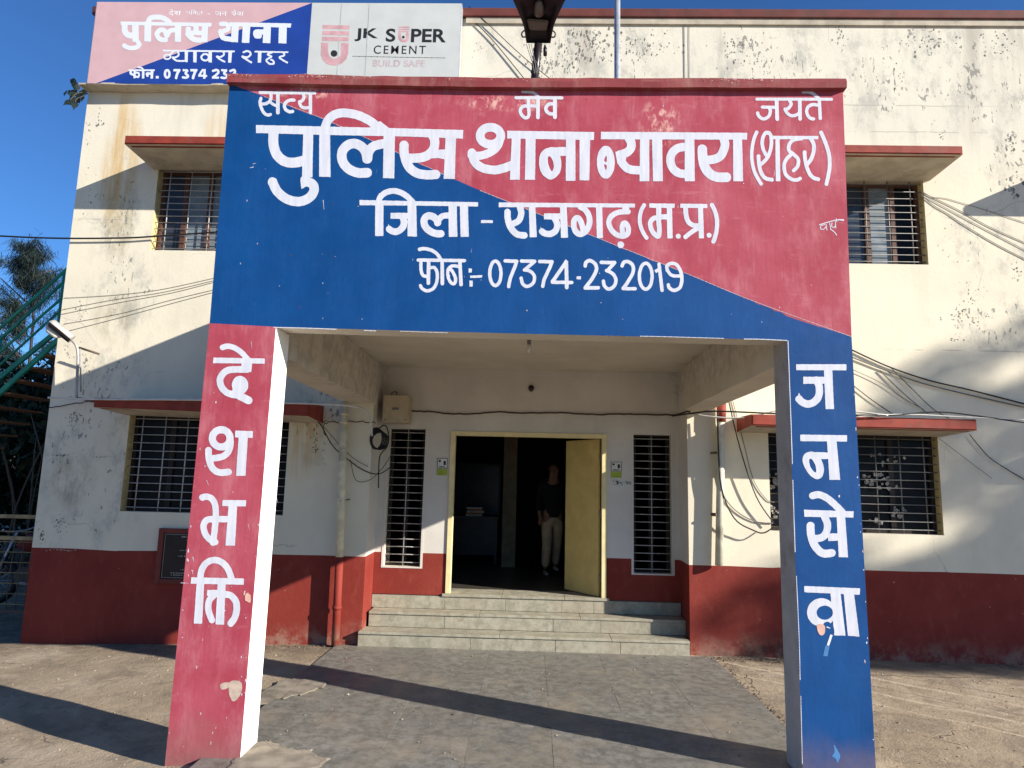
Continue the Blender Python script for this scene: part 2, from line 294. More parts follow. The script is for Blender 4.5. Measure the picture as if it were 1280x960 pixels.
def bx(bm, x0, x1, y0, y1, z0, z1, mi=0, bev=0.0):
    if bev:
        b2 = bmesh.new(); bx(b2, x0, x1, y0, y1, z0, z1, mi); bmesh.ops.bevel(b2, geom=b2.edges[:], offset=bev, segments=2, affect='EDGES', profile=.5)
        for f in b2.faces: f.material_index = mi
        t = bpy.data.meshes.new('t'); b2.to_mesh(t); b2.free(); bm.from_mesh(t); bpy.data.meshes.remove(t); return
    hexa(bm, [(x0, y0, z0), (x1, y0, z0), (x1, y1, z0), (x0, y1, z0), (x0, y0, z1), (x1, y0, z1), (x1, y1, z1), (x0, y1, z1)], mi)
def box(name, x0, x1, y0, y1, z0, z1, mat, parent=None, bev=0.0, **k):
    bm = bmesh.new(); bx(bm, x0, x1, y0, y1, z0, z1, 0, bev); return link(name, bm_mesh(bm), parent, mat, **k)
def tube_into(bm, pts, r, seg=8, cap=True, mi=0):
    pts = [Vector(p) for p in pts]; rings = []; prev = None
    for i, p in enumerate(pts):
        t = (pts[min(i+1, len(pts)-1)] - pts[max(i-1, 0)]).normalized()
        a = prev if prev is not None else (Vector((0, 0, 1)) if abs(t.z) < .9 else Vector((1, 0, 0)))
        u = (a - t*a.dot(t)).normalized(); v = t.cross(u); prev = u
        rr = r[i] if isinstance(r, (list, tuple)) else r
        rings.append([bm.verts.new(p + (u*math.cos(2*math.pi*k/seg) + v*math.sin(2*math.pi*k/seg))*rr) for k in range(seg)])
    for a, b in zip(rings, rings[1:]):
        for k in range(seg):
            f = bm.faces.new((a[k], a[(k+1) % seg], b[(k+1) % seg], b[k])); f.smooth = True; f.material_index = mi
    if cap:
        bm.faces.new(rings[0][::-1]).material_index = mi; bm.faces.new(rings[-1]).material_index = mi
def tube(name, pts, r, mat, parent=None, seg=8, **k):
    bm = bmesh.new(); tube_into(bm, pts, r, seg); return link(name, bm_mesh(bm), parent, mat, **k)
def crv(pts, n=6, closed=False):
    P = [tuple(p) for p in pts]; out = []; N = len(P)
    rng = range(N) if closed else range(N-1)
    for i in rng:
        g = (lambda j: P[j % N]) if closed else (lambda j: P[max(0, min(N-1, j))])
        a, b, c, d = g(i-1), g(i), g(i+1), g(i+2)
        for k in range(n):
            t = k/n; out.append(tuple(.5*((2*b[m]) + (-a[m]+c[m])*t + (2*a[m]-5*b[m]+4*c[m]-d[m])*t*t + (-a[m]+3*b[m]-3*c[m]+d[m])*t**3) for m in range(len(b))))
    if not closed: out.append(P[-1])
    return out
def sheet(name, polys, mats, parent=None, **k):
    """flat or folded sheet from a list of (points, material index)"""
    bm = bmesh.new()
    for pts, mi in polys: bm.faces.new([bm.verts.new(p) for p in pts]).material_index = mi
    bmesh.ops.remove_doubles(bm, verts=bm.verts[:], dist=1e-5)
    me = bpy.data.meshes.new(name); bm.to_mesh(me); bm.free(); return link(name, me, parent, mats, **k)

# ------------------------------------------------------------------ hand-painted lettering: strokes -> filled outline -> mesh on a wall plane
def sdf_poly(gx, gy, pts):
    d = np.full(gx.shape, 1e9); s = np.zeros(gx.shape, bool); n = len(pts)
    for i in range(n):
        ax, ay = pts[i]; bx_, by = pts[(i+1) % n]; ex, ey = bx_-ax, by-ay; wx, wy = gx-ax, gy-ay
        t = np.clip((wx*ex+wy*ey)/(ex*ex+ey*ey+1e-12), 0, 1); d = np.minimum(d, (wx-ex*t)**2+(wy-ey*t)**2)
        if ay != by:
            c = ((ay > gy) != (by > gy)) & (gx < (bx_-ax)*(gy-ay)/(by-ay)+ax); s ^= c
    d = np.sqrt(d); return np.where(s, -d, d)
def sdf_stroke(gx, gy, pts, wd, cap):
    d = np.full(gx.shape, 1e9); r = wd/2
    for i, ((ax, ay), (bx_, by)) in enumerate(zip(pts, pts[1:])):
        ex, ey = bx_-ax, by-ay; Ln = math.hypot(ex, ey)+1e-9; tx, ty = ex/Ln, ey/Ln; wx, wy = gx-ax, gy-ay
        al = wx*tx+wy*ty; pe = np.abs(-wx*ty+wy*tx)
        if cap == 'r': q = np.hypot(wx-tx*np.clip(al, 0, Ln), wy-ty*np.clip(al, 0, Ln))-r
        else: q = np.maximum(np.maximum(-al, al-Ln), pe-r)
        d = np.minimum(d, q)
        if cap != 'r' and i > 0: d = np.minimum(d, np.hypot(gx-ax, gy-ay)-r)
    return d
def letter_mesh(group, plane_y, step=.5, at_fn=at):
    ox, oy, s, prims = group; P = []
    for p in prims:
        neg = p[0][0] == '-'; k = p[0].lstrip('-')
        if k == 'p': pts = [(ox+x/s, oy+y/s) for x, y in p[1]]; P.append((neg, 'p', pts, 0, ''))
        elif k == 'q': pts = [(ox+x/s, oy+y/s) for x, y in crv(p[1], 6, True)]; P.append((neg, 'p', pts, 0, ''))
        elif k in 'br':
            pts = p[2] if len(p[2]) < 3 else crv(p[2], 6); P.append((neg, 's', [(ox+x/s, oy+y/s) for x, y in pts], p[1]/s, k))
        elif k == 'e': P.append((neg, 'p', [(ox+(p[1]+p[3]*math.cos(a))/s, oy+(p[2]+p[4]*math.sin(a))/s) for a in np.linspace(0, 2*math.pi, 37)[:-1]], 0, ''))
        elif k == 'o': P.append((neg, 's', [(ox+(p[1]+p[3]*math.cos(a))/s, oy+(p[2]+p[4]*math.sin(a))/s) for a in np.linspace(0, 2*math.pi, 37)], p[5]/s, 'r'))
    xs = [x for p in P for x, y in p[2]]; ys = [y for p in P for x, y in p[2]]; mg = max([p[3] for p in P]+[0])/2+1.5
    x0, y0 = min(xs)-mg, min(ys)-mg; nx = int((max(xs)+mg-x0)/step)+2; ny = int((max(ys)+mg-y0)/step)+2
    F = np.full((ny, nx), 1e3)
    for neg in (False, True):
        for ng, kd, pts, wd, cap in P:
            if ng != neg: continue
            px = [q[0] for q in pts]; py = [q[1] for q in pts]; m = wd/2+2
            i0 = max(0, int((min(px)-m-x0)/step)); i1 = min(nx, int((max(px)+m-x0)/step)+2); j0 = max(0, int((min(py)-m-y0)/step)); j1 = min(ny, int((max(py)+m-y0)/step)+2)
            gx, gy = np.meshgrid(x0+np.arange(i0, i1)*step, y0+np.arange(j0, j1)*step)
            d = sdf_poly(gx, gy, pts) if kd == 'p' else sdf_stroke(gx, gy, pts, wd, cap)
            F[j0:j1, i0:i1] = np.maximum(F[j0:j1, i0:i1], -d) if neg else np.minimum(F[j0:j1, i0:i1], d)
    # a brush never leaves a perfect edge
    jj, ii = np.mgrid[0:ny, 0:nx]; F = F + .13*np.sin(ii*.31+jj*.17)*np.sin(jj*.23-ii*.11+1.3)
    F[np.abs(F) < 1e-6] = 1e-6
    verts = {}; VL = []; faces = []
    def V(key, x, y):
        if key not in verts: verts[key] = len(VL); VL.append((x, y))
        return verts[key]
    ins = F < 0
    for j in range(ny-1):
        full = ins[j, :-1] & ins[j, 1:] & ins[j+1, :-1] & ins[j+1, 1:]
        anyc = ins[j, :-1] | ins[j, 1:] | ins[j+1, :-1] | ins[j+1, 1:]
        i = 0; idx = np.nonzero(anyc)[0]; run = None
        for i in idx:
            if full[i]:
                if run is None: run = i
                if i+1 < nx-1 and full[i+1]: continue
                a, b = run, i+1; run = None
                faces.append([V((a, j), x0+a*step, y0+j*step), V((b, j), x0+b*step, y0+j*step), V((b, j+1), x0+b*step, y0+(j+1)*step), V((a, j+1), x0+a*step, y0+(j+1)*step)])
            else:
                c = [(i, j), (i+1, j), (i+1, j+1), (i, j+1)]; poly = []
                for q in range(4):
                    (ia, ja), (ib, jb) = c[q], c[(q+1) % 4]; fa, fb = F[ja, ia], F[jb, ib]
                    if fa < 0: poly.append(V((ia, ja), x0+ia*step, y0+ja*step))
                    if (fa < 0) != (fb < 0):
                        t = fa/(fa-fb); poly.append(V((min(ia, ib), min(ja, jb), ia != ib), x0+(ia+(ib-ia)*t)*step, y0+(ja+(jb-ja)*t)*step))
                if len(poly) > 2: faces.append(poly)
    me = bpy.data.meshes.new('lettering'); me.from_pydata([tuple(at_fn(x, y, plane_y)) for x, y in VL], [], faces); me.update(); me.validate()
    return me
def letters(name, group, plane_y, mat, parent, step=.5, label=None, at_fn=at):
    return link(name, letter_mesh(group, plane_y, step, at_fn), parent, mat, label=label)

# measured positions (metres): gate front is the plane Y = 0, main wall YW, recessed door wall YR
YW, YR = 3.21, 3.65
ZD = .975
XL, XR, XIL, XIR, PD = -2.353, 2.262, -1.874, 1.80, .275
ZB, ZT, ZC, ZS = 2.92, 4.83, 3.263, 2.75
LAND = .516

# ------------------------------------------------------------------ ground
def sm(v, a, b):
    t = min(1, max(0, (v-a)/(b-a))); return t*t*(3-2*t)
def gz(x, y):
    z = -.026*min(8, max(0, -1.95-x)) - .048*sm(-x, 2.02, 2.30)*sm(-y, -1.3, -.2)
    return z + (.004*math.sin(x*2.3+y*1.1)+.003*math.sin(x*5.1-y*3.7))*sm(abs(x), 2.15, 2.6)*(1-sm(abs(x)+abs(y), 9, 14))
gx_ = [-400, -120, -40, -20, -14, -10] + [-8+.2*i for i in range(81)] + [10, 14, 20, 40, 120, 400]; gy_ = [-400, -120, -40, -15, -8, -5] + [-3+.2*i for i in range(36)] + [5, 7, 10, 15, 25, 60, 150, 400]
gv = [(x, y, gz(x, y)) for y in gy_ for x in gx_]; nxg = len(gx_)
me = bpy.data.meshes.new('ground'); me.from_pydata(gv, [], [(j*nxg+i, j*nxg+i+1, (j+1)*nxg+i+1, (j+1)*nxg+i) for j in range(len(gy_)-1) for i in range(nxg-1)])
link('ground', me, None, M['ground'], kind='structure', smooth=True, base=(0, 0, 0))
box('porch_floor', -2.13, 2.06, -.28, 3.13, -.12, .006, M['mortar'], kind='structure')
floor_o = bpy.data.objects['porch_floor']
cols = [-2.13, -1.56, -.98, -.40, .20, .80, 1.42, 2.06]
k = 0
for a, b in zip(cols, cols[1:]):
    y = -.28; first = True
    while y < 3.10:
        ln = rnd.uniform(.62, .98) if not first else rnd.uniform(.25, .8); first = False
        y2 = min(3.13, y+ln)
        if 3.13-y2 < .25: y2 = 3.13
        g = .0019; zt = .0074+rnd.uniform(0, .001)
        j = [rnd.uniform(-.003, .003) for _ in range(4)]
        bm = bmesh.new()
        hexa(bm, [(a+g+j[0], y+g, -.01), (b-g+j[1], y+g, -.01), (b-g+j[2], y2-g, -.01), (a+g+j[3], y2-g, -.01), (a+g+j[0], y+g, zt), (b-g+j[1], y+g, zt+.001), (b-g+j[2], y2-g, zt), (a+g+j[3], y2-g, zt-.001)])
        link('floor_slab', bm_mesh(bm), floor_o, M['slab']); y = y2
# the left and right edges of the paving are broken and filled with rough cement
for nm, pts in (('cement_patch', [(-2.25, .95), (-2.06, 1.22), (-1.84, 1.45), (-1.80, 1.74), (-2.0, 1.80), (-2.25, 1.7)]), ('cement_patch', [(-1.86, -.26), (-1.45, -.22), (-1.28, .0), (-1.48, .14), (-1.66, .22), (-1.86, .30)])):
    q = [(x+rnd.gauss(0, .018), y+rnd.gauss(0, .018)) for x, y in crv([(x, y) for x, y in pts], 9, True)]; cx_ = sum(p[0] for p in q)/len(q); cyy = sum(p[1] for p in q)/len(q)
    bm = bmesh.new(); bot = [bm.verts.new((x, y, .0125)) for x, y in q]; top = [bm.verts.new((cx_+(x-cx_)*.94, cyy+(y-cyy)*.94, .0175+rnd.uniform(-.001, .001))) for x, y in q]; ce = bm.verts.new((cx_, cyy, .019))
    for i in range(len(q)):
        k2 = (i+1) % len(q); bm.faces.new((top[i], bot[i], bot[k2], top[k2])); bm.faces.new((ce, top[i], top[k2]))
    link(nm, bm_mesh(bm), floor_o, M['cement'])
# fallen grit and dry leaves along the foot of the right wall and the paving edge
bm = bmesh.new()
for _ in range(420):
    t = rnd.random()
    if t < .45: x, y = 1.95+rnd.random()*1.6, 3.16-abs(rnd.gauss(0, .10))-.02
    elif t < .75: x, y = 2.08+rnd.gauss(0, .03), rnd.uniform(.6, 3.1)
    else: x, y = -2.15-abs(rnd.gauss(0, .5)), 3.17-abs(rnd.gauss(0, .05))
    r = rnd.uniform(.004, .016); a = rnd.random()*6.28
    v = [bm.verts.new((x+r*math.cos(a+q*2.1)*rnd.uniform(.6, 1.3), y+r*math.sin(a+q*2.1), .003 if q < 3 else 0)) for q in range(3)]
    tp = bm.verts.new((x, y, r*rnd.uniform(.5, 1.1)+.003))
    for q_ in v+[tp]: q_.co.z += gz(x, y)+(.012 if -2.1 < x < 2.03 else 0)
    bm.faces.new(v)
    for q in range(3): bm.faces.new((v[q], v[(q+1) % 3], tp))
link('grit', bm_mesh(bm), None, M['bark'], kind='stuff', label='dark grit and dry litter along the wall foot and paving edge', cat='grit')

# loose pebbles and dry leaf bits scattered on the yard and blown onto the paving
bm = bmesh.new()
for q in range(3600):
    x, y = rnd.uniform(-7, 7), rnd.uniform(-2.2, 3.15)
    on = -2.1 < x < 2.03 and y > -.25
    if on and rnd.random() < .75: continue
    r = min(.022, .0035+abs(rnd.gauss(0, .0045))); z = gz(x, y)+(.0125 if on else 0); a = rnd.random()*6.28
    fl = .35 if q % 5 == 0 else rnd.uniform(.6, 1.0)
    v = [bm.verts.new((x+r*math.cos(a+k*1.57)*rnd.uniform(.7, 1.3), y+r*math.sin(a+k*1.57)*rnd.uniform(.7, 1.3), z)) for k in range(4)]; tp = bm.verts.new((x+rnd.uniform(-.3, .3)*r, y, z+r*fl))
    mi = 0 if rnd.random() < .6 else (1 if rnd.random() < .6 else 2)
    for k in range(4): bm.faces.new((v[k], v[(k+1) % 4], tp)).material_index = mi
me = bpy.data.meshes.new('pebbles'); bm.to_mesh(me); bm.free(); link('pebbles', me, None, [M['ground'], M['bark'], M['mortar']], kind='stuff', label='small pebbles and litter scattered over the dusty yard', cat='pebbles')

# ------------------------------------------------------------------ police station building
B = empty('station_building', (0, YW, 0), 'two-storey cream police station with red dado, barred windows and stained walls', 'building')
WIN = dict(LL=(-4.79, -2.86, 1.415, 2.555), UL=(-4.76, -2.86, 4.605, 5.70), UR=(2.84, 4.745, 4.565, 5.64), LR=(2.77, 4.71, 1.38, 2.507), UR2=(6.75, 8.6, 4.565, 5.64), LR2=(6.75, 8.6, 1.38, 2.507))
XC, XE, ZR = -5.785, 13.0, 7.78
RX0, RX1 = -1.865, 1.835
holes = list(WIN.values()) + [(RX0, RX1, -1, ZC)]
xs = sorted(set([XC, XE] + [h[0] for h in holes] + [h[1] for h in holes])); zs = sorted(set([-.35, ZD, ZR, ZC, 6.68] + [z for h in holes for z in h[2:] if z > 0]))
xx = []
for a, b in zip(xs, xs[1:]):
    n_ = max(1, int((b-a)/.35)); xx += [a+(b-a)*i/n_ for i in range(n_)]
xx.append(xs[-1])
bm = bmesh.new(); vg = {}
def wv(i, j):
    if (i, j) not in vg:
        z = zs[j]; x = xx[i]; y = YW
        if abs(z-ZD) < 1e-6:
            z += rnd.uniform(-.004, .004)
            if xs[0] < x < -2.5: z += .012*math.sin(x*3)
        if i == 0: x += .0
        vg[(i, j)] = bm.verts.new((x, y, z))
    return vg[(i, j)]
for i in range(len(xx)-1):
    for j in range(len(zs)-1):
        cx, cz = (xx[i]+xx[i+1])/2, (zs[j]+zs[j+1])/2
        if any(h[0] < cx < h[1] and h[2] < cz < h[3] for h in holes): continue
        bm.faces.new((wv(i, j), wv(i+1, j), wv(i+1, j+1), wv(i, j+1))).material_index = 1 if cz < ZD else 0
me = bpy.data.meshes.new('front_wall'); bm.to_mesh(me); bm.free()
link('front_wall', me, B, [M['wall'], M['dado']])
# shell: side and back walls, roof, parapet back
sheet('side_wall', [([(XC, YW, ZD), (XC, 12, ZD), (XC, 12, ZR), (XC, YW, ZR)], 0), ([(XC, YW, -.35), (XC, 12, -.35), (XC, 12, ZD), (XC, YW, ZD)], 1)], [M['wall'], M['dado']], B)
sheet('side_wall', [([(XE, YW, 0), (XE, 12, 0), (XE, 12, ZR), (XE, YW, ZR)], 0)], M['wall'], B)
sheet('back_wall', [([(XC, 12, 0), (XE, 12, 0), (XE, 12, ZR), (XC, 12, ZR)], 0)], M['wall'], B)
box('roof_slab', XC, XE, YW+.2, 12, 6.9, 7.0, M['soffit'], B)
box('parapet_back', XC+.002, XE-.002, YW+.20, YW+.22, 6.9, ZR, M['wall'], B)
bm = bmesh.new(); bx(bm, XC-.05, XE, YW-.055, YW+.28, ZR+.002, 7.90, 0, .012); link('roof_coping', bm_mesh(bm), B, M['coping_roof'])
box('coping_lip', -.93, XE-.05, YW-.028, YW-.001, 7.70, ZR, M['soffit'], B)
# window reveals, grilles, panes, sunshades
def hbar(name, parent, x0, x1, y, z, r, mat, data={}):
    key = (round(x1-x0, 3), r, mat.name)
    if key not in data:
        b2 = bmesh.new(); tube_into(b2, [(-(x1-x0)/2, 0, 0), (0, 0, rnd.uniform(-.002, .002)), ((x1-x0)/2, 0, 0)], r, 6); me = bm_mesh(b2, name); me.materials.append(mat); data[key] = me
    o = bpy.data.objects.new(name, data[key]); COL.objects.link(o); o.parent = parent; o.location = Vector(((x0+x1)/2, y, z+rnd.uniform(-.003, .003))) - root_loc(parent)
    return o
def vbar(name, parent, x, y, z0, z1, r, mat, data={}):
    key = (round(z1-z0, 3), r, mat.name)
    if key not in data:
        b2 = bmesh.new(); tube_into(b2, [(0, 0, -(z1-z0)/2), (rnd.uniform(-.003, .003), 0, 0), (0, 0, (z1-z0)/2)], r, 6); me = bm_mesh(b2, name); me.materials.append(mat); data[key] = me
    o = bpy.data.objects.new(name, data[key]); COL.objects.link(o); o.parent = parent; o.location = Vector((x+rnd.uniform(-.003, .003), y, (z0+z1)/2)) - root_loc(parent)
    return o
def window(h, yw, nv, dz, bar, panes, reveal=(0, 0, 0, 0), depth=.17, slim=False):
    x0, x1, z0, z1 = h; yb = yw+depth
    wo = sheet('window', [([(x0, yw, z0), (x0, yb, z0), (x0, yb, z1), (x0, yw, z1)], reveal[0]), ([(x1, yb, z0), (x1, yw, z0), (x1, yw, z1), (x1, yb, z1)], reveal[1]),
                          ([(x0, yw, z0), (x1, yw, z0), (x1, yb, z0), (x0, yb, z0)], reveal[2]), ([(x0, yb, z1), (x1, yb, z1), (x1, yw, z1), (x0, yw, z1)], reveal[3])], [M['wall'], M['frame_yel'], M['soffit'], M['dado']], B)
    bm = bmesh.new(); f = .045 if not slim else .02; y0, y1 = yb-.05, yb-.004
    bx(bm, x0+.002, x0+f, y0, y1, z0+.002, z1-.002); bx(bm, x1-f, x1-.002, y0, y1, z0+.002, z1-.002); bx(bm, x0+f+.001, x1-f-.001, y0, y1, z0+.002, z0+f); bx(bm, x0+f+.001, x1-f-.001, y0, y1, z1-f, z1-.002)
    npn = len(panes)
    for i in range(1, npn):
        xm = x0+(x1-x0)*i/npn; bx(bm, xm-(.03 if not slim else .012), xm+(.03 if not slim else .012), y0+.004, y1, z0+f+.001, z1-f-.001)
    link('window_frame', bm_mesh(bm), wo, M['frame_br'] if z0 > 4 and not slim else M['frame_dk'])
    for i, pm in enumerate(panes):
        a, b = x0+(x1-x0)*i/npn, x0+(x1-x0)*(i+1)/npn
        box('pane', a+(.046 if i == 0 else .031), b-(.046 if i == npn-1 else .031), yb-.02, yb-.012, z0+f+.001, z1-f-.001, pm, wo)
    n = int(round((z1-z0)/dz))
    yg = yw+.045
    for i in range(n): hbar('grille_bar', wo, x0+.004, x1-.004, yg, z0+(z1-z0)*(i+.5)/n, .0055, bar)
    for i in range(nv): vbar('grille_bar', wo, x0+(x1-x0)*(i+.5)/nv, yg+.012, z0+.003, z1-.003, .0075 if not slim else .0055, bar)
    return wo
wLL = window(WIN['LL'], YW, 7, .098, M['grille'], [M['glass']]*4, (1, 1, 0, 2))
wUL = window(WIN['UL'], YW, 7, .086, M['grille'], [M['glass_pale'] if i in (1, 2) else M['glass_up'] for i in range(6)], (1, 0, 0, 2))
wUR = window(WIN['UR'], YW, 7, .090, M['grille_dark'], [M['glass_up'], M['glass_up'], M['glass_pale'], M['glass_up'], M['glass_pale'], M['glass']], (0, 1, 0, 2))
wLR = window(WIN['LR'], YW, 7, .098, M['grille_dark'], [M['glass']]*4, (1, 1, 0, 2))
window(WIN['UR2'], YW, 7, .09, M['grille'], [M['glass_up']]*4, (0, 1, 0, 2)); window(WIN['LR2'], YW, 7, .098, M['grille_dark'], [M['glass']]*4, (1, 1, 0, 2))
# scraps of paper caught behind the lower right grille
bm = bmesh.new()
for cx, cz, n_, sp in ((at(1095, 600, YW), 0, 16, .09), (at(1112, 602, YW), 0, 10, .10), (at(1130, 640, YW), 0, 12, .06), (at(1118, 573, YW), 0, 10, .10), (at(1100, 650, YW), 0, 5, .05), (at(968, 600, YW), 0, 14, .09), (at(967, 640, YW), 0, 14, .08)):
    for _ in range(n_):
        x, z = cx.x+rnd.gauss(0, sp*.8), cx.z+rnd.gauss(0, sp*.5)
        if not (2.80 < x < 4.66 and 1.45 < z < 2.45): continue
        r = rnd.uniform(.012, .035); a0 = rnd.random()*6
        bm.faces.new([bm.verts.new((x+r*math.cos(a0+q)*rnd.uniform(.5, 1.3), YW+.125-rnd.uniform(0, .03), z+r*math.sin(a0+q)*rnd.uniform(.5, 1.2))) for q in (0, 1.2, 2.4, 3.7, 5)])
me = bpy.data.meshes.new('s'); bm.to_mesh(me); bm.free(); link('paper_scrap', me, wLR, M['etch'], kind='stuff')
def shade(x0, x1, zb0, zb1, zt, depth=.61):
    """sunshade slab: red front edge, plastered underside that rises a little towards the wall"""
    y0 = YW-depth; bm = bmesh.new()
    hexa(bm, [(x0, y0, zb0), (x1, y0, zb1), (x1-.02, YW-.001, zb1-.03), (x0+.02, YW-.001, zb0-.03), (x0, y0, zt), (x1, y0, zt-.006), (x1-.02, YW-.001, zt+.02), (x0+.02, YW-.001, zt+.02)])
    bmesh.ops.recalc_face_normals(bm, faces=bm.faces[:])
    for f in bm.faces:
        f.material_index = 1 if f.normal.z < -.5 else (2 if f.normal.z > .5 else 0)
    bmesh.ops.bevel(bm, geom=[e for e in bm.edges if all(v.co.y < y0+.01 for v in e.verts)], offset=.012, segments=2, affect='EDGES')
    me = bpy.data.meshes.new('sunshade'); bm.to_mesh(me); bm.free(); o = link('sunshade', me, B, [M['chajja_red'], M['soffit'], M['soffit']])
    box('drip_line', x0+.06, x1-.06, y0+.05, y0+.07, zb0-.012, zb0+.012, M['chajja_red'], o)
shade(-4.85, -2.44, 2.575, 2.525, 2.68); shade(-4.84, -2.42, 5.69, 5.69, 5.795); shade(2.40, 4.853, 5.667, 5.665, 5.772); shade(2.39, 4.775, 2.528, 2.525, 2.648)
shade(6.50, 8.9, 5.75, 5.75, 5.87); shade(6.5, 8.9, 2.53, 2.53, 2.65)
# roof ledge that carries the signboard
bm = bmesh.new()
n_ = 24
for i in range(n_):
    a, b = -5.80+(3.9)*i/n_, -5.80+3.9*(i+1)/n_; d = [3.036+.006*math.sin(q*5)+.004*math.sin(q*13) for q in (a, b)]; zb = [6.712-.004*math.sin(q*7) for q in (a, b)]
    hexa(bm, [(a, d[0], zb[0]), (b, d[1], zb[1]), (b, YW-.002, zb[1]-.004), (a, YW-.002, zb[0]-.004), (a, d[0], 6.735), (b, d[1], 6.735), (b, YW-.002, 6.76), (a, YW-.002, 6.76)])
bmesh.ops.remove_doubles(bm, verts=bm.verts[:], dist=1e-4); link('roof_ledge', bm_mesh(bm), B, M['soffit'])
# recess: back wall with door and two slim windows, side walls, ceiling shared with the porch
RW = [(-1.745, -1.300, .820, 2.488), (1.277, 1.736, .817, 2.480)]; DR = (-.985, .950, LAND, 2.475)
hs = RW+[DR]; xs = sorted(set([RX0+.0, RX1-.0]+[q for h in hs for q in h[:2]])); zs = sorted(set([LAND-.02, ZD+.01, ZC+.02]+[q for h in hs for q in h[2:]]))
bm = bmesh.new(); vv = {}
def rv(i, j):
    if (i, j) not in vv: vv[(i, j)] = bm.verts.new((xs[i], YR, zs[j]))
    return vv[(i, j)]
for i in range(len(xs)-1):
    for j in range(len(zs)-1):
        cx, cz = (xs[i]+xs[i+1])/2, (zs[j]+zs[j+1])/2
        if not any(h[0] < cx < h[1] and h[2] < cz < h[3] for h in hs): bm.faces.new((rv(i, j), rv(i+1, j), rv(i+1, j+1), rv(i, j+1))).material_index = 1 if cz < ZD else 0
me = bpy.data.meshes.new('recess_wall'); bm.to_mesh(me); bm.free(); link('recess_wall', me, B, [M['recess'], M['dado']])
for xw in (RX0, RX1):
    sheet('recess_side_wall', [([(xw, YW, ZD), (xw, YR, ZD+.01), (xw, YR, ZC+.02), (xw, YW, ZC+.02)], 0), ([(xw, YW, 0), (xw, YR, 0), (xw, YR, ZD+.01), (xw, YW, ZD)], 1)], [M['recess'], M['dado']], B)
for h in RW:
    wo = window(h, YR, 1, .092, M['grille'], [M['curtain']]*2, (0, 0, 0, 0), .14, slim=True)
# white painted surrounds of the slim windows
for h in RW:
    bm = bmesh.new(); x0, x1, z0, z1 = h
    bx(bm, x0-.028, x0-.001, YR-.006, YR-.0015, z0-.018, z1+.02); bx(bm, x1+.001, x1+.028, YR-.006, YR-.0015, z0-.018, z1+.02); bx(bm, x0-.0005, x1+.0005, YR-.006, YR-.0015, z0-.018, z0-.001)
    link('window_surround', bm_mesh(bm), B, M['recess'])
# steps: stone facing slabs on a core
def step(name, y0, y1, z0, z1, xl, xr, cuts, nose=.014):
    core = box(name, xl, xr, y0+.012, y1, z0, z1-.028, M['mortar'], B)
    e = [xl+.001]+cuts[0]+[xr-.001]
    for a, b in zip(e, e[1:]):
        q = rnd.uniform(0, .003); box('riser_slab', a+.0025, b-.0025, y0-q, y0+.0115, z0+.004, z1-.0285, M['step'], core)
    e = [xl+.001]+cuts[1]+[xr-.001]
    for a, b in zip(e, e[1:]):
        q = rnd.uniform(-.003, .003); bm = bmesh.new(); bx(bm, a+.002, b-.002, y0-nose+q, y1, z1-.0275, z1+rnd.uniform(-.001, .001), 0, .003); link('tread_slab', bm_mesh(bm), core, M['step'])
    return core
step('step', 3.135, 3.40, 0, .165, RX0-.02, RX1-.02, ([-.62, .33, 1.05], [-.30, .95]))
step('step', 3.40, 3.635, .165, .337, RX0+.03, RX1-.002, ([-.95, .31, .86], [-.55, .62]))
core = box('step', RX0+.003, RX1-.003, YR-.004, YR+.02, .337, LAND-.03, M['mortar'], B)
for a, b in ((RX0+.004, -.98), (-.98, -.25), (-.25, .42), (.42, .80), (.80, RX1-.004)): box('riser_slab', a+.002, b-.002, YR-.014, YR-.0045, .341, LAND-.031, M['step'], core)
for a, b in ((-1.02, -.30), (-.30, .45), (.45, .985)): 
    bm = bmesh.new(); bx(bm, a+.002, b-.002, YR-.03, YR+.40, LAND-.030, LAND+.004, 0, .003); link('tread_slab', bm_mesh(bm), core, M['step'])
# hall behind the door
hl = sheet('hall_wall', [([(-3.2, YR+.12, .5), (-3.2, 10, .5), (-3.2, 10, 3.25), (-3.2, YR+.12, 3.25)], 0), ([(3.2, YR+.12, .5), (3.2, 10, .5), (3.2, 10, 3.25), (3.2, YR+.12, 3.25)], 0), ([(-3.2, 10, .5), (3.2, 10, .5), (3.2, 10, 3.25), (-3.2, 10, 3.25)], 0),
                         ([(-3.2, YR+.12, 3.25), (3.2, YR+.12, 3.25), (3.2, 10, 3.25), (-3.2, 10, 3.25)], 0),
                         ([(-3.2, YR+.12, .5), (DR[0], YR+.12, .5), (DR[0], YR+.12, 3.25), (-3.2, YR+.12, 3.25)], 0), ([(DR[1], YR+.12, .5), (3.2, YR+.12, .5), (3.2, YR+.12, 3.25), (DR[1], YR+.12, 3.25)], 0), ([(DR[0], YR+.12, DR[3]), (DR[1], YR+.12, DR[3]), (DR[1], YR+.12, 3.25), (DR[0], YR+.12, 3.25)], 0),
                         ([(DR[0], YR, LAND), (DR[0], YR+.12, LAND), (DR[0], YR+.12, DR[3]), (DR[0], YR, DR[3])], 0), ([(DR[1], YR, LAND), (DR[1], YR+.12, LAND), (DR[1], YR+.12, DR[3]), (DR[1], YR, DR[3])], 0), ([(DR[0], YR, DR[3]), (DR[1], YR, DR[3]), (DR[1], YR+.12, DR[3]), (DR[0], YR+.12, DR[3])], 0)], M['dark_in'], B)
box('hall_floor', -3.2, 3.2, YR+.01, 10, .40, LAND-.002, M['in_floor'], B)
box('hall_column', -.42, -.20, 6.4, 6.6, LAND, 3.25, M['in_col'], B)
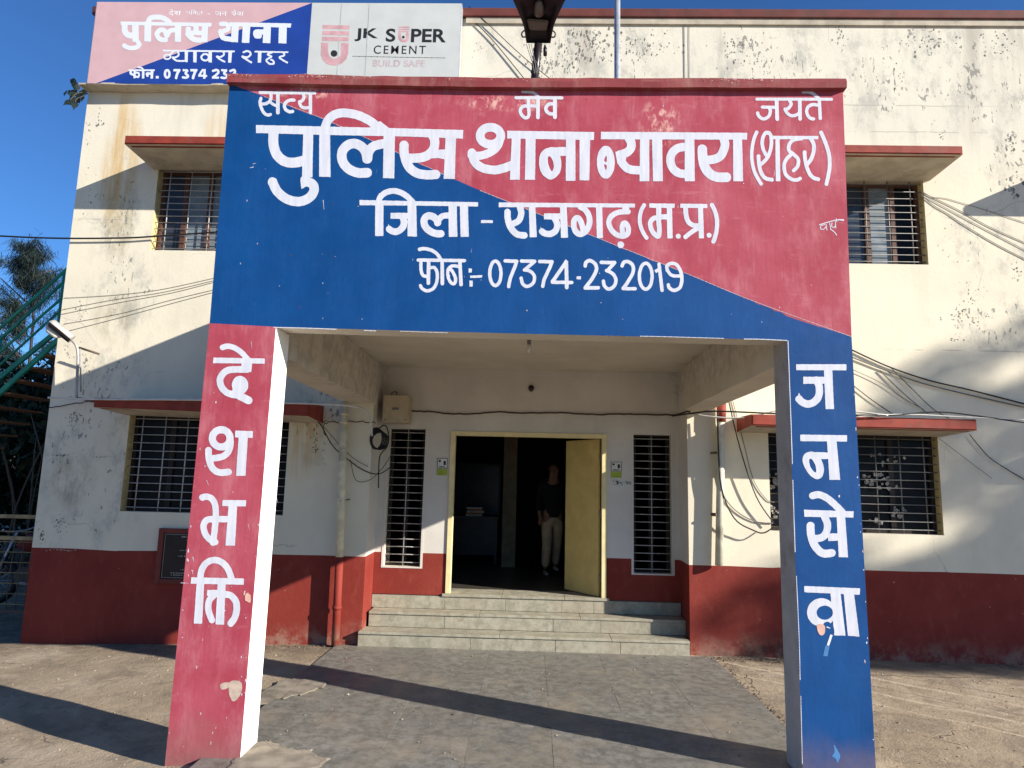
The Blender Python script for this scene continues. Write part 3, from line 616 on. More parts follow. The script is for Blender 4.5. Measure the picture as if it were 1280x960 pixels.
# door frame and the open leaf
dfr = bmesh.new()
bx(dfr, DR[0]+.002, DR[0]+.062, YR-.02, YR+.09, LAND+.005, DR[3]-.002, 0, .004); bx(dfr, DR[1]-.062, DR[1]-.002, YR-.02, YR+.09, LAND+.005, DR[3]-.002, 0, .004); bx(dfr, DR[0]+.063, DR[1]-.063, YR-.02, YR+.09, DR[3]-.055, DR[3]-.002, 0, .004)
dfo = link('door_frame', bm_mesh(dfr), B, M['yellow_frame'])
def leaf(name, hx, hy, ex, ey):
    d = Vector((ex-hx, ey-hy, 0)); u = d.normalized(); nrm = Vector((-u.y, u.x, 0)); z0, z1 = LAND+.012, DR[3]-.06; t = .035
    bm = bmesh.new(); p = [Vector((hx, hy, 0)), Vector((ex, ey, 0)), Vector((ex, ey, 0))+nrm*t, Vector((hx, hy, 0))+nrm*t]
    hexa(bm, [(q.x, q.y, z0) for q in p]+[(q.x, q.y, z1) for q in p]); bmesh.ops.bevel(bm, geom=bm.edges[:], offset=.003, segments=1, affect='EDGES')
    o = link(name, bm_mesh(bm), B, M['yellow_door']); return o, u, nrm
dl, u, nr = leaf('door_leaf', .878, YR+.06, .505, YR+.56)
side = -1 if nr.y > 0 else 1
def on_leaf(s, z, off): 
    p = Vector((.878, YR+.06, 0))+u*s+nr*off; return (p.x, p.y, z)
fo = -.006
tube('bolt', [on_leaf(.42, 1.30, fo), on_leaf(.62, 1.30, fo)], .008, M['steel'], dl); tube('bolt', [on_leaf(.53, 1.30, fo), on_leaf(.53, 1.20, fo), on_leaf(.545, 1.17, fo)], .007, M['steel'], dl)
tube('door_handle', crv([on_leaf(.46, 1.82, fo), on_leaf(.46, 1.80, -.03), on_leaf(.46, 1.74, -.03), on_leaf(.46, 1.72, fo)], 4), .005, M['steel'], dl)
for z in (.75, 1.5, 2.2): tube('hinge', [(.874, YR+.045, z-.04), (.874, YR+.045, z+.04)], .009, M['steel'], dl)
leaf('door_leaf', -.95, YR+.125, -1.80, YR+.42)

# ------------------------------------------------------------------ entrance porch (gateway)
G = empty('entrance_porch', (0, 0, 0), 'red and blue painted entrance porch with Hindi lettering on lintel and pillars', 'porch')
def v0(px, py, z=None):
    p = at(px, py, 0); return (p.x, 0.0, p.z if z is None else z)
A_ = v0(286.5, 112, 4.86); A_ = (at(287, 112, 0).x-.002, 0, 4.86); J_ = (at(1053.5, 109, 0).x, 0, 4.85)
B_, E_, Mi, F_, I_ = v0(262, 404), v0(345, 408.5), v0(660, 417.3), v0(984, 425), v0(1064.5, 421)
E2, F2 = v0(470, 412.2), v0(860, 422)
C_, D_, G_, H_ = v0(205.5, 960, -.12), v0(299.5, 957, -.12), v0(1003.5, 961, -.02), v0(1095, 962, -.02)
bnd = [v0(*p) for p in ((287, 104.5), (330, 121), (407, 150), (486, 186), (566, 224), (674, 268), (770, 307), (860, 343), (940, 376), (998, 400))]
def jitter_line(P, n=8, amp=.0035):
    o = []
    for a, b in zip(P, P[1:]):
        for i in range(n):
            t = i/n; o.append(tuple(a[k]+(b[k]-a[k])*t + (rnd.gauss(0, amp) if k == 2 and (i or a is not P[0]) else 0) for k in range(3)))
    return o+[P[-1]]
bl = jitter_line(bnd+[I_])
def backed(name, outline, faces, depth, mats, side_mat, parent, y0=0.0):
    bm = bmesh.new()
    for pts, mi in faces: bm.faces.new([bm.verts.new(p) for p in pts]).material_index = mi
    bmesh.ops.remove_doubles(bm, verts=bm.verts[:], dist=1e-5)
    n = len(outline)
    for i in range(n):
        a, b = outline[i], outline[(i+1) % n]
        bm.faces.new([bm.verts.new(q) for q in (a, b, (b[0], depth, b[2]), (a[0], depth, a[2]))]).material_index = side_mat(a, b)
    bm.faces.new([bm.verts.new((q[0], depth, q[2])) for q in outline]).material_index = side_mat(None, None)
    me = bpy.data.meshes.new(name); bm.to_mesh(me); bm.free(); return link(name, me, parent, mats)
lint = [bl[0], (A_[0], 0, 4.86), J_, I_, F_, F2, Mi, E2, E_, B_]
backed('lintel', lint, [([bl[0], (A_[0], 0, 4.86), J_]+bl[::-1][0:-1], 0), (bl+[F_, F2, Mi, E2, E_, B_], 1)], .20, [M['gate_red'], M['gate_blue'], M['porch']], lambda a, b: 2, G)
def half(p): return p
Bz, Ez, Fz, Iz = [(q[0], q[1], q[2]) for q in (B_, E_, F_, I_)]
backed('pillar', [Bz, Ez, D_, C_], [([Bz, Ez, D_, C_], 0)], PD, [M['gate_red'], M['sunlit_white_face'], M['wall']], lambda a, b: 1 if (a is Ez and b is D_) else 2, G).__setitem__('label', 'pink-red front pillar')
backed('pillar', [Fz, Iz, H_, G_], [([Fz, Iz, H_, G_], 0)], PD, [M['gate_blue'], M['shaded_grey_face'], M['wall']], lambda a, b: 1 if (a is G_ and b is Fz) else 2, G).__setitem__('label', 'blue front pillar')
# coping along the top: gently uneven hand-made concrete
tp = [(284, 89.5), (380, 91), (480, 93), (640, 94.8), (760, 95.2), (900, 95.4), (1058, 96)]; bt = [(284, 102.5), (380, 104.5), (480, 106.5), (640, 108.6), (760, 109), (900, 109.2), (1058, 109.4)]
bm = bmesh.new(); T_ = []; 
for (a, b) in zip(crv(tp, 6), crv(bt, 6)):
    p, q = at(a[0], a[1], -.045), at(b[0], b[1], -.045); T_.append((p.x, p.z+rnd.gauss(0, .0025), q.z+rnd.gauss(0, .0015)))
x0_, x1_ = T_[0][0], T_[-1][0]
rings = [[bm.verts.new((x, yy, zz)) for yy, zz in ((-.045, zb), (-.045-.006*math.sin(x*9), (zb+zt)/2), (-.040, zt-.012), (-.020, zt), (.26, zt-.01), (.26, zb-.02))] for x, zt, zb in T_]
for a, b in zip(rings, rings[1:]):
    for k in range(6): bm.faces.new((a[k], b[k], b[(k+1) % 6], a[(k+1) % 6]))
bm.faces.new(rings[0]); bm.faces.new(rings[-1][::-1])
link('coping', bm_mesh(bm), G, M['coping'])
letters('edge_line', (0, 0, 1, [('b', .55, [(330, 120.6), (407, 149.6), (486, 185.6), (566, 223.6)])]), -.0007, M['faint_text'], G, .3)
letters('edge_line', (0, 0, 1, [('b', .6, [(600, 238), (674, 267.6), (770, 306.6), (860, 342.6), (940, 375.6), (1064, 420.6)])]), -.0007, M['faint_text'], G, .3)
# porch body: side beams, roof slab, side parapets
for a, b in ((-2.20, -1.862), (1.803, 2.10)):
    bm = bmesh.new(); bx(bm, a, b, PD+.001, YW-.001, ZS, ZC, 0, .006); link('side_beam', bm_mesh(bm), G, M['porch'])
box('roof_slab', -2.27, 2.17, .201, YW-.002, ZC+.001, ZC+.14, M['porch'], G)
sheet('ceiling', [([(RX0, YW-.002, ZC+.0005), (RX1, YW-.002, ZC+.0005), (RX1, YR, ZC+.0005), (RX0, YR, ZC+.0005)], 0)], M['porch'], G)
box('side_parapet', -2.27, -2.15, .202, YW-.003, ZC+.141, 4.42, M['wall'], G); box('side_parapet', 2.05, 2.17, .202, YW-.003, ZC+.141, 4.42, M['wall'], G)
# painted white slips along the edges of the blue field
yp = -.0010
for pts, wd in (([(342, 409.3), (380, 410), (421, 411.6)], 1.5), ([(455, 413), (470, 413.6)], 1.4), ([(500, 414), (560, 416)], .8), ([(800, 420.2), (830, 420.8), (905, 423)], 1.1), ([(930, 423.8), (950, 424), (984, 425.6)], 1.5),
                ([(985, 426), (988.5, 520), (990.5, 580)], 1.6), ([(991, 600), (994, 690)], 1.5), ([(995.5, 720), (999, 800), (1000.2, 850)], 1.3), ([(1001, 870), (1003, 955)], 1.2)):
    letters('edge_line', (0, 0, 1, [('b', wd*.62, pts)]), yp, M['white_paint'], G, .25)

# ------------------------------------------------------------------ painted words on the porch front (traced strokes: b = flat-ended, r = round-ended, p/q = outline, -q = gap)
W = {}
W['police'] = (300, 100, 4, [('p', [(80, 225), (400, 232), (740, 240), (1117, 250), (1114, 293), (850, 283), (450, 275), (80, 265)]),
    ('b', 50, [(168, 262), (167, 320), (184, 372), (222, 406), (275, 413), (335, 398)]), ('p', [(316, 268), (366, 270), (362, 487), (310, 485)]),
    ('b', 47, [(160, 504), (186, 556), (232, 594), (288, 608), (338, 594), (368, 560), (366, 525), (338, 508)]), ('q', [(304, 488), (335, 485), (362, 495), (368, 520), (345, 528), (325, 535), (309, 548)]), ('-q', [(335, 536), (346, 548), (336, 562), (318, 558), (309, 545)]),
    ('p', [(397, 240), (450, 240), (453, 485), (395, 483)]), ('b', 44, [(423, 245), (442, 198), (480, 170), (530, 165), (592, 177), (650, 205), (705, 248)]), ('p', [(650, 238), (700, 205), (748, 242)]),
    ('p', [(718, 275), (775, 275), (771, 492), (715, 490)]), ('b', 48, [(641, 463), (590, 464), (540, 442), (511, 400), (513, 355), (540, 325), (575, 318), (610, 335), (630, 365), (636, 398)]), ('b', 46, [(638, 398), (644, 360), (668, 331), (720, 318)]),
    ('b', 46, [(820, 320), (822, 375), (842, 430), (880, 463), (930, 474), (985, 472)]), ('b', 46, [(960, 275), (973, 300), (968, 345), (940, 375), (900, 389), (838, 391)]), ('p', [(960, 352), (1025, 346), (1022, 396), (990, 390), (950, 392)]), ('p', [(1028, 285), (1080, 285), (1074, 495), (1018, 494)])])
W['station'] = (560, 100, 5.3333, [('o', 283, 372, 69, 57, 58), ('b', 54, [(350, 390), (325, 448), (275, 485), (212, 505), (150, 500)]), ('b', 58, [(158, 478), (178, 545), (228, 585), (305, 600), (372, 588), (430, 566)]),
    ('p', [(395, 338), (975, 347), (973, 400), (395, 390)]), ('p', [(425, 385), (484, 388), (478, 665), (412, 665)]), ('p', [(518, 388), (584, 390), (580, 665), (513, 665)]), ('p', [(786, 390), (849, 390), (850, 672), (785, 672)]), ('p', [(877, 395), (948, 395), (942, 670), (877, 668)]),
    ('q', [(607, 548), (618, 490), (655, 457), (715, 450), (745, 500), (756, 560), (742, 622), (692, 663), (645, 645), (616, 604)]), ('p', [(690, 452), (740, 447), (792, 447), (792, 505), (725, 508)]), ('-q', [(668, 512), (685, 514), (701, 545), (705, 580), (693, 609), (675, 580), (666, 545)])])
W['biaora'] = (740, 100, 5.3333, [('p', [(60, 345), (1035, 352), (1033, 398), (58, 395)]), ('e', 92, 548, 60, 110), ('-q', [(96, 504), (84, 522), (82, 540), (98, 546)]), ('-q', [(82, 562), (99, 572), (94, 600), (84, 582)]),
    ('b', 58, [(245, 388), (262, 420), (258, 455), (232, 482), (185, 500)]), ('p', [(155, 478), (205, 476), (232, 500), (225, 535), (170, 560)]), ('b', 56, [(186, 490), (198, 545), (235, 588), (285, 601), (335, 600)]),
    ('p', [(320, 395), (382, 395), (382, 675), (317, 675)]), ('p', [(400, 395), (468, 395), (472, 675), (407, 675)]), ('p', [(618, 395), (682, 395), (686, 675), (618, 675)]), ('b', 56, [(622, 445), (570, 456), (532, 490), (523, 540), (540, 590), (578, 620), (622, 626)]),
    ('b', 64, [(735, 455), (738, 520), (752, 580), (790, 628), (840, 648), (903, 648)]), ('b', 58, [(878, 390), (886, 435), (865, 495), (825, 525), (745, 537)]), ('p', [(940, 395), (1000, 395), (1008, 675), (942, 675)])])
W['city'] = (940, 100, 6.857, [('b', 31, [(150, 452), (112, 456), (88, 520), (95, 590), (128, 655)]), ('b', 31, [(128, 452), (158, 470), (166, 540), (155, 610), (125, 675), (72, 728)]), ('b', 33, [(55, 645), (60, 720), (78, 792), (115, 842), (177, 855)]),
    ('p', [(200, 495), (236, 495), (244, 868), (203, 868)]), ('p', [(160, 478), (570, 480), (568, 508), (178, 508)]), ('b', 31, [(430, 502), (362, 512), (320, 550), (318, 605), (360, 640), (395, 680), (390, 740), (352, 780)]), ('b', 31, [(335, 640), (292, 682), (275, 740), (290, 810), (340, 851), (385, 856), (415, 842)]),
    ('b', 33, [(492, 490), (525, 540), (530, 600), (510, 670), (470, 728)]), ('b', 33, [(450, 612), (455, 680), (475, 762), (515, 830), (574, 853)]), ('b', 33, [(588, 440), (630, 540), (660, 640), (665, 740), (652, 830), (635, 898)])])
W['open_bracket'] = (900, 100, 4.57, [('b', 20, [(212, 292), (190, 350), (181, 430), (190, 500), (210, 552), (238, 598)])])
W['truth'] = (310, 100, 10.667, [('r', 42, [(162, 167), (890, 173)]), ('b', 42, [(305, 180), (308, 235), (290, 282), (240, 315), (182, 320)]), ('r', 42, [(172, 245), (160, 300), (180, 380), (220, 445), (268, 468), (298, 460)]), ('b', 38, [(295, 290), (340, 328), (390, 342)]), ('r', 48, [(398, 185), (398, 435)]),
    ('b', 44, [(620, 268), (555, 270), (505, 300), (485, 345), (505, 395), (550, 422), (600, 418)]), ('b', 42, [(735, 185), (745, 232), (725, 272), (685, 300)]), ('r', 42, [(684, 290), (700, 340), (745, 371), (825, 365)]), ('r', 46, [(832, 185), (832, 435)])])
W['alone'] = (630, 100, 10.667, [('r', 42, [(158, 236), (772, 238)]), ('b', 38, [(240, 158), (330, 158), (405, 178), (470, 235)]), ('r', 46, [(325, 255), (330, 400)]), ('r', 44, [(322, 350), (260, 350), (218, 395), (228, 452), (268, 498), (308, 502), (332, 465), (332, 400)]), ('b', 42, [(335, 345), (448, 348)]), ('r', 50, [(452, 250), (452, 498)]),
    ('r', 52, [(678, 262), (680, 495)]), ('r', 46, [(662, 318), (600, 322), (560, 365), (566, 412), (602, 446), (660, 456)])])
W['triumphs'] = (930, 100, 10.667, [('r', 40, [(170, 255), (1168, 257)]), ('r', 52, [(435, 270), (442, 520)]), ('r', 42, [(243, 362), (410, 364)]), ('r', 44, [(338, 372), (352, 420), (330, 482), (275, 518), (222, 505), (188, 465), (182, 440)]), ('r', 44, [(610, 275), (628, 320), (602, 368), (548, 402)]), ('r', 42, [(546, 388), (575, 440), (630, 476), (690, 468), (738, 440)]), ('r', 50, [(742, 270), (748, 518)]),
    ('r', 44, [(985, 335), (920, 328), (862, 352), (835, 410), (850, 470), (888, 512), (928, 518)]), ('r', 46, [(1003, 250), (1016, 512)]), ('r', 42, [(788, 160), (860, 160), (930, 188), (1000, 250)])])
W['district'] = (440, 230, 8, [('p', [(75, 160), (660, 172), (1262, 182), (1260, 225), (650, 216), (75, 212)]), ('p', [(233, 200), (316, 200), (313, 520), (230, 520)]), ('b', 58, [(262, 190), (285, 128), (340, 85), (412, 69), (480, 83), (545, 120), (610, 185)]), ('p', [(555, 200), (642, 200), (650, 526), (556, 523)]),
    ('p', [(385, 288), (570, 288), (570, 348), (385, 348)]), ('b', 66, [(505, 320), (520, 385), (503, 438), (450, 476), (400, 470), (368, 448)]), ('q', [(364, 404), (378, 428), (405, 445), (400, 490), (370, 480)]),
    ('b', 72, [(895, 497), (838, 495), (775, 468), (730, 420), (720, 368), (738, 332), (775, 317), (818, 332), (850, 362), (856, 390)]), ('b', 60, [(856, 392), (872, 350), (910, 320), (968, 314)]), ('p', [(965, 210), (1047, 210), (1055, 528), (968, 528)]), ('p', [(1078, 200), (1160, 200), (1168, 528), (1086, 528)])])
W['hyphen'] = (580, 230, 6.4, [('p', [(135, 288), (232, 290), (230, 312), (135, 312)])])
W['rajgarh'] = (580, 230, 6.4, [('p', [(278, 147), (1369, 157), (1367, 188), (278, 185)]), ('b', 50, [(445, 178), (458, 235), (435, 295), (365, 328)]), ('b', 52, [(348, 218), (350, 275), (367, 335), (402, 385), (440, 407), (488, 411)]), ('p', [(518, 180), (570, 180), (583, 425), (525, 427)]),
    ('p', [(640, 235), (775, 235), (775, 283), (640, 283)]), ('b', 50, [(715, 262), (744, 315), (735, 370), (692, 399), (645, 394), (622, 378)]), ('q', [(612, 342), (624, 358), (645, 368), (640, 400), (616, 385)]), ('p', [(768, 180), (821, 180), (833, 430), (775, 430)]),
    ('b', 46, [(925, 180), (975, 212), (1003, 270), (1000, 330), (975, 378), (932, 402), (895, 382), (878, 335), (882, 290), (905, 270), (930, 292), (950, 350), (960, 395)]), ('p', [(1056, 180), (1105, 180), (1112, 432), (1062, 432)]),
    ('p', [(1265, 185), (1323, 185), (1321, 243), (1264, 243)]), ('b', 42, [(1322, 222), (1240, 226), (1182, 255), (1158, 305), (1175, 360), (1215, 402), (1270, 418), (1310, 395), (1312, 345), (1288, 312), (1266, 335), (1268, 395)]), ('e', 1254, 486, 27, 27)])
W['mp'] = (740, 230, 6.4, [('b', 32, [(420, 162), (391, 220), (382, 290), (393, 350), (415, 400), (440, 434)]), ('p', [(458, 155), (663, 157), (660, 192), (458, 190)]), ('p', [(512, 185), (555, 185), (552, 340), (515, 330)]), ('b', 38, [(535, 270), (492, 275), (466, 312), (478, 370), (512, 413), (535, 412), (538, 350), (532, 290)]), ('p', [(540, 242), (610, 242), (610, 284), (540, 284)]), ('p', [(598, 185), (640, 185), (646, 435), (602, 435)]), ('e', 690, 418, 20, 20),
    ('p', [(705, 157), (922, 160), (922, 193), (705, 190)]), ('b', 38, [(748, 185), (755, 260), (778, 312), (825, 333), (868, 333)]), ('b', 36, [(742, 428), (800, 382), (862, 345)]), ('p', [(847, 190), (888, 190), (896, 435), (855, 435)]), ('e', 936, 410, 20, 20), ('b', 34, [(956, 162), (985, 220), (1000, 290), (998, 360), (985, 420), (970, 465)])])
W['phone'] = (510, 300, 6.4, [('r', 27, [(82, 160), (452, 165)]), ('r', 28, [(92, 75), (130, 69), (190, 83), (235, 115), (258, 150)]), ('b', 27, [(103, 170), (104, 240), (120, 282), (158, 294)]), ('r', 29, [(165, 170), (163, 345)]), ('r', 26, [(172, 222), (212, 222), (233, 262), (231, 330), (205, 385), (155, 407), (115, 390), (100, 365)]),
    ('r', 29, [(273, 170), (275, 348)]), ('r', 26, [(405, 212), (352, 208), (320, 240), (322, 300), (348, 345), (374, 345), (380, 305), (355, 250), (332, 232)]), ('r', 29, [(415, 175), (424, 356)]), ('p', [(485, 228), (512, 228), (510, 260), (485, 260)]), ('p', [(491, 325), (519, 325), (517, 373), (492, 373)]), ('p', [(498, 285), (594, 281), (592, 301), (498, 304)])])
W['number'] = (510, 300, 6.4, [('o', 699, 267, 45, 98, 27), ('r', 28, [(778, 167), (870, 170)]), ('r', 28, [(870, 170), (848, 232), (817, 310), (806, 372)]), ('r', 27, [(908, 168), (1014, 170)]), ('r', 27, [(1014, 170), (932, 240)]), ('r', 27, [(932, 240), (978, 250), (1011, 292), (1000, 345), (955, 371), (918, 352), (905, 305)]), ('r', 28, [(1054, 172), (1152, 174)]), ('r', 28, [(1152, 174), (1125, 240), (1092, 310), (1078, 370)])])
W['number2'] = (580, 230, 6.4, [('b', 29, [(825, 612), (705, 785)]), ('r', 27, [(708, 786), (862, 788)]), ('r', 30, [(818, 628), (822, 828)]), ('p', [(900, 738), (935, 738), (934, 763), (900, 762)]), ('r', 29, [(970, 655), (978, 625), (1010, 613), (1050, 642), (1058, 690), (1020, 765), (970, 828)]), ('r', 29, [(970, 832), (1073, 830)]),
    ('r', 28, [(1098, 627), (1206, 629)]), ('r', 28, [(1206, 629), (1145, 695)]), ('r', 28, [(1140, 692), (1190, 718), (1215, 770), (1196, 822), (1155, 840), (1122, 812), (1115, 778)])])
W['number3'] = (740, 230, 6.4, [('r', 28, [(240, 655), (256, 626), (290, 622), (324, 648), (330, 700), (298, 765), (250, 835)]), ('r', 27, [(250, 837), (346, 838)]), ('o', 430, 738, 51, 104, 27), ('r', 28, [(536, 642), (560, 850)]), ('b', 26, [(506, 702), (540, 680)]), ('r', 28, [(603, 690), (600, 655), (630, 636), (675, 645), (710, 700), (719, 770), (702, 828), (655, 851), (618, 830), (611, 808)]), ('r', 26, [(603, 690), (640, 732), (712, 735)])])
W['scrawl'] = (900, 100, 4.57, [('b', 5, [(565, 828), (650, 803), (708, 797)]), ('b', 4.5, [(600, 826), (578, 832), (574, 850), (592, 852), (606, 838)]), ('b', 4.5, [(605, 822), (611, 860)]), ('b', 4.5, [(626, 816), (634, 856)]), ('b', 4.5, [(640, 814), (638, 836), (652, 842), (660, 830)]), ('b', 4.5, [(658, 806), (662, 848)]), ('b', 5, [(630, 852), (650, 866), (668, 888)]), ('b', 4, [(664, 790), (668, 812)]), ('b', 6, [(674, 797), (708, 802)])])
W['de'] = (240, 420, 9.6, [('p', [(258, 258), (875, 270), (872, 332), (250, 326)]), ('b', 66, [(358, 140), (430, 122), (515, 145), (600, 205), (680, 295)]), ('p', [(592, 320), (722, 320), (710, 434), (592, 432)]), ('b', 80, [(680, 402), (460, 405), (375, 450), (335, 530), (360, 620), (430, 685), (530, 712)]), ('e', 576, 590, 98, 112), ('b', 94, [(505, 680), (590, 728), (690, 778)])])
W['sha'] = (240, 520, 9.6, [('o', 350, 268, 106, 104, 86), ('b', 78, [(464, 300), (445, 410), (370, 485), (225, 512)]), ('b', 80, [(197, 398), (205, 520), (248, 628), (330, 678), (452, 670)]), ('p', [(520, 175), (732, 182), (728, 262), (515, 257)]), ('p', [(560, 250), (670, 250), (642, 718), (528, 718)])])
W['bha'] = (230, 600, 9.6, [('b', 76, [(212, 212), (270, 200), (330, 222), (370, 290), (382, 400), (372, 560), (358, 680), (345, 760)]), ('b', 76, [(372, 470), (280, 478), (235, 540), (250, 635), (300, 705), (385, 748)]), ('p', [(400, 432), (540, 432), (540, 508), (400, 508)]), ('p', [(462, 240), (748, 243), (740, 317), (460, 312)]), ('p', [(535, 305), (638, 305), (612, 788), (497, 786)])])
W['kti'] = (225, 690, 9.6, [('b', 78, [(240, 330), (262, 210), (325, 125), (420, 96), (510, 130), (578, 210), (620, 330)]), ('p', [(135, 303), (768, 318), (765, 393), (128, 380)]), ('p', [(200, 365), (292, 370), (265, 860), (165, 858)]), ('p', [(452, 375), (547, 380), (528, 872), (425, 870)]), ('p', [(328, 455), (470, 455), (470, 545), (322, 525)]), ('b', 78, [(420, 505), (350, 585), (342, 700), (388, 830)]), ('b', 80, [(510, 510), (600, 518), (668, 590), (680, 690), (655, 790), (602, 865)])])
W['ja'] = (985, 440, 9.6, [('p', [(97, 147), (702, 147), (700, 220), (100, 218)]), ('p', [(430, 212), (531, 212), (553, 685), (452, 685)]), ('p', [(183, 297), (440, 297), (440, 380), (183, 382)]), ('b', 88, [(335, 330), (372, 410), (370, 520), (320, 595), (240, 625), (170, 600), (128, 560)]), ('q', [(130, 492), (160, 545), (205, 580), (160, 610), (118, 585)])])
W['na'] = (985, 530, 9.6, [('p', [(145, 127), (710, 135), (707, 211), (148, 206)]), ('p', [(468, 200), (583, 200), (626, 670), (497, 670)]), ('p', [(260, 335), (485, 342), (490, 420), (380, 422), (300, 420)]), ('q', [(175, 440), (190, 372), (250, 335), (330, 345), (400, 430), (432, 540), (410, 630), (345, 662), (270, 620), (205, 530)]), ('-q', [(256, 425), (290, 427), (330, 500), (335, 578), (300, 560), (262, 495)])])
W['se'] = (990, 610, 9.6, [('b', 84, [(238, 95), (320, 80), (420, 122), (520, 205), (612, 300)]), ('p', [(143, 260), (740, 280), (737, 355), (148, 345)]), ('p', [(536, 340), (638, 345), (672, 832), (560, 830)]), ('b', 88, [(385, 335), (424, 430), (414, 525), (365, 590), (265, 612)]), ('b', 95, [(222, 440), (228, 560), (268, 680), (338, 765), (400, 788), (486, 778)]), ('p', [(430, 545), (560, 545), (560, 632), (435, 636)])])
W['va'] = (990, 720, 9.6, [('p', [(145, 120), (818, 148), (812, 225), (148, 195)]), ('p', [(460, 195), (583, 205), (642, 716), (505, 712)]), ('p', [(620, 205), (745, 215), (810, 728), (670, 716)]), ('e', 352, 437, 172, 171), ('-e', 392, 440, 98, 85), ('-q', [(375, 580), (430, 548), (480, 590), (505, 640), (495, 712), (400, 700)])])
for k, lb in (('police', 'white Hindi word reading police'), ('station', 'white Hindi word reading station'), ('biaora', 'white Hindi town name in heavy letters'), ('city', 'white Hindi word in brackets at the end of the main line'), ('open_bracket', None), ('truth', 'small white Hindi word at the top left'), ('alone', 'small white Hindi word at the top centre'), ('triumphs', 'small white Hindi word at the top right'),
              ('district', 'white Hindi word reading district'), ('hyphen', None), ('rajgarh', 'white Hindi district name'), ('mp', 'white Hindi state initials in brackets'), ('phone', 'white Hindi word for phone'), ('number', 'white painted phone digits'), ('number2', 'white painted phone digits'), ('number3', 'white painted phone digits'), ('scrawl', 'small hand-scratched word at the right edge'),
              ('de', 'first white letter down the red pillar'), ('sha', 'second white letter down the red pillar'), ('bha', 'third white letter down the red pillar'), ('kti', 'lowest white letter on the red pillar'), ('ja', 'top white letter on the blue pillar'), ('na', 'second white letter on the blue pillar'), ('se', 'third white letter on the blue pillar'), ('va', 'lowest white letter on the blue pillar')):
    letters('lettering', W[k], -.0012, M['white_paint'], G, .2 if k == 'scrawl' else .5 if k not in ('truth', 'alone', 'triumphs', 'phone') else .36, label=lb)
# bare plaster patches, repaint smear and torn scraps on the pillars
letters('bare_patch', (200, 660, 3.2, [('q', [(278, 618), (300, 610), (325, 618), (328, 645), (318, 672), (300, 692), (288, 690), (276, 660)]), ('q', [(240, 628), (258, 618), (278, 620), (272, 640), (248, 646)])]), -.0010, M['patch'], G, .45)
letters('bare_patch', (225, 690, 9.6, [('q', [(790, 500), (840, 510), (850, 560), (842, 610), (800, 590), (780, 575)]), ('q', [(770, 470), (785, 468), (775, 520), (762, 515)])]), -.0022, M['scrap'], G, .4)
letters('torn_scrap', (990, 720, 9.6, [('q', [(300, 590), (345, 575), (392, 600), (395, 670), (370, 712), (330, 700), (305, 650)])]), -.0022, M['scrap'], G, .4)
letters('blue_smear', (990, 720, 9.6, [('b', 30, [(475, 705), (430, 835)]), ('b', 12, [(415, 610), (460, 628)])]), -.0020, M['board_white'], G, .4)
letters('blue_smear', (990, 720, 9.6, [('b', 52, [(425, 840), (400, 960)])]), -.0010, M['blue_smear'], G, .4)
letters('blue_smear', (960, 880, 8.533, [('q', [(700, 435), (735, 480), (770, 550), (755, 600), (735, 630), (725, 590), (685, 555), (710, 510)])]), -.0010, M['blue_smear'], G, .4)

# ------------------------------------------------------------------ roof signboard
YB = 3.03
S = empty('roof_signboard', (-3.3, YB, 6.6), 'long roof signboard, faded pink and blue police panel beside a pale cement advertisement', 'signboard')
def vb(px, py): p = at(px, py, YB); return (p.x, YB, p.z)
bl_, br_, tl_, tr_ = vb(107.5, 105.5), vb(573.5, 100), vb(115.5, -1), vb(577.5, 5.5)
zt_, zb_ = at(390, 3.5, YB).z, at(250, 105.5, YB).z
xm = at(388, 50, YB).x
bm = bmesh.new(); bx(bm, bl_[0], tr_[0], YB+.003, YB+.13, zb_, zt_+.004, 0, .004); link('board_frame', bm_mesh(bm), S, M['metal'])
dg = [vb(118, 105.5), vb(383, 3)]
xdl, xdr = at(108+80/4*0+12, 105, YB).x, at(389.5, 4, YB).x
P1 = (bl_[0]+.012, YB, zb_+.004); P2 = (bl_[0]+.012, YB, zt_); P3 = (xm-.012, YB, zt_); P4 = (xm-.012, YB, zb_+.004); Q1 = (at(120, 104, YB).x, YB, zb_+.004)
sheet('pink_panel', [([P1, Q1, P3, P2], 0)], M['board_pink'], S); sheet('blue_panel', [([Q1, P4, P3], 0)], M['board_blue'], S)
sheet('advert_panel', [([(xm-.012, YB, zb_+.004), (tr_[0]-.01, YB, zb_+.004), (tr_[0]-.01, YB, zt_), (xm-.012, YB, zt_)], 0)], M['board_grey'], S)
for px in (359+65-0, 459): 
    a = at(px, 50, YB).x; box('panel_joint', a-.003, a+.003, YB-.0015, YB-.0006, zb_+.01, zt_-.01, M['board_seam'], S)  # slightly darker grey joints between the flex panels
BD = {}
BD['police'] = (140, 0, 5.3333, [('p', [(57, 143), (665, 152), (662, 178), (57, 166)]), ('b', 40, [(84, 160), (86, 205), (105, 232), (140, 238)]), ('p', [(133, 160), (178, 162), (178, 282), (136, 278)]), ('b', 30, [(78, 302), (110, 318), (155, 318), (182, 298), (172, 280)]), ('p', [(217, 150), (262, 150), (260, 278), (214, 275)]), ('b', 34, [(238, 155), (256, 122), (300, 114), (345, 122), (388, 152)]),
    ('p', [(420, 165), (462, 165), (460, 280), (418, 278)]), ('b', 32, [(362, 266), (322, 262), (298, 228), (322, 200), (352, 206), (366, 238), (385, 206), (425, 200)]), ('b', 36, [(508, 190), (512, 232), (545, 262), (590, 268)]), ('b', 34, [(555, 165), (560, 205), (530, 225), (500, 228)]), ('p', [(555, 205), (600, 205), (600, 236), (560, 236)]), ('p', [(600, 165), (642, 165), (635, 282), (592, 280)])])
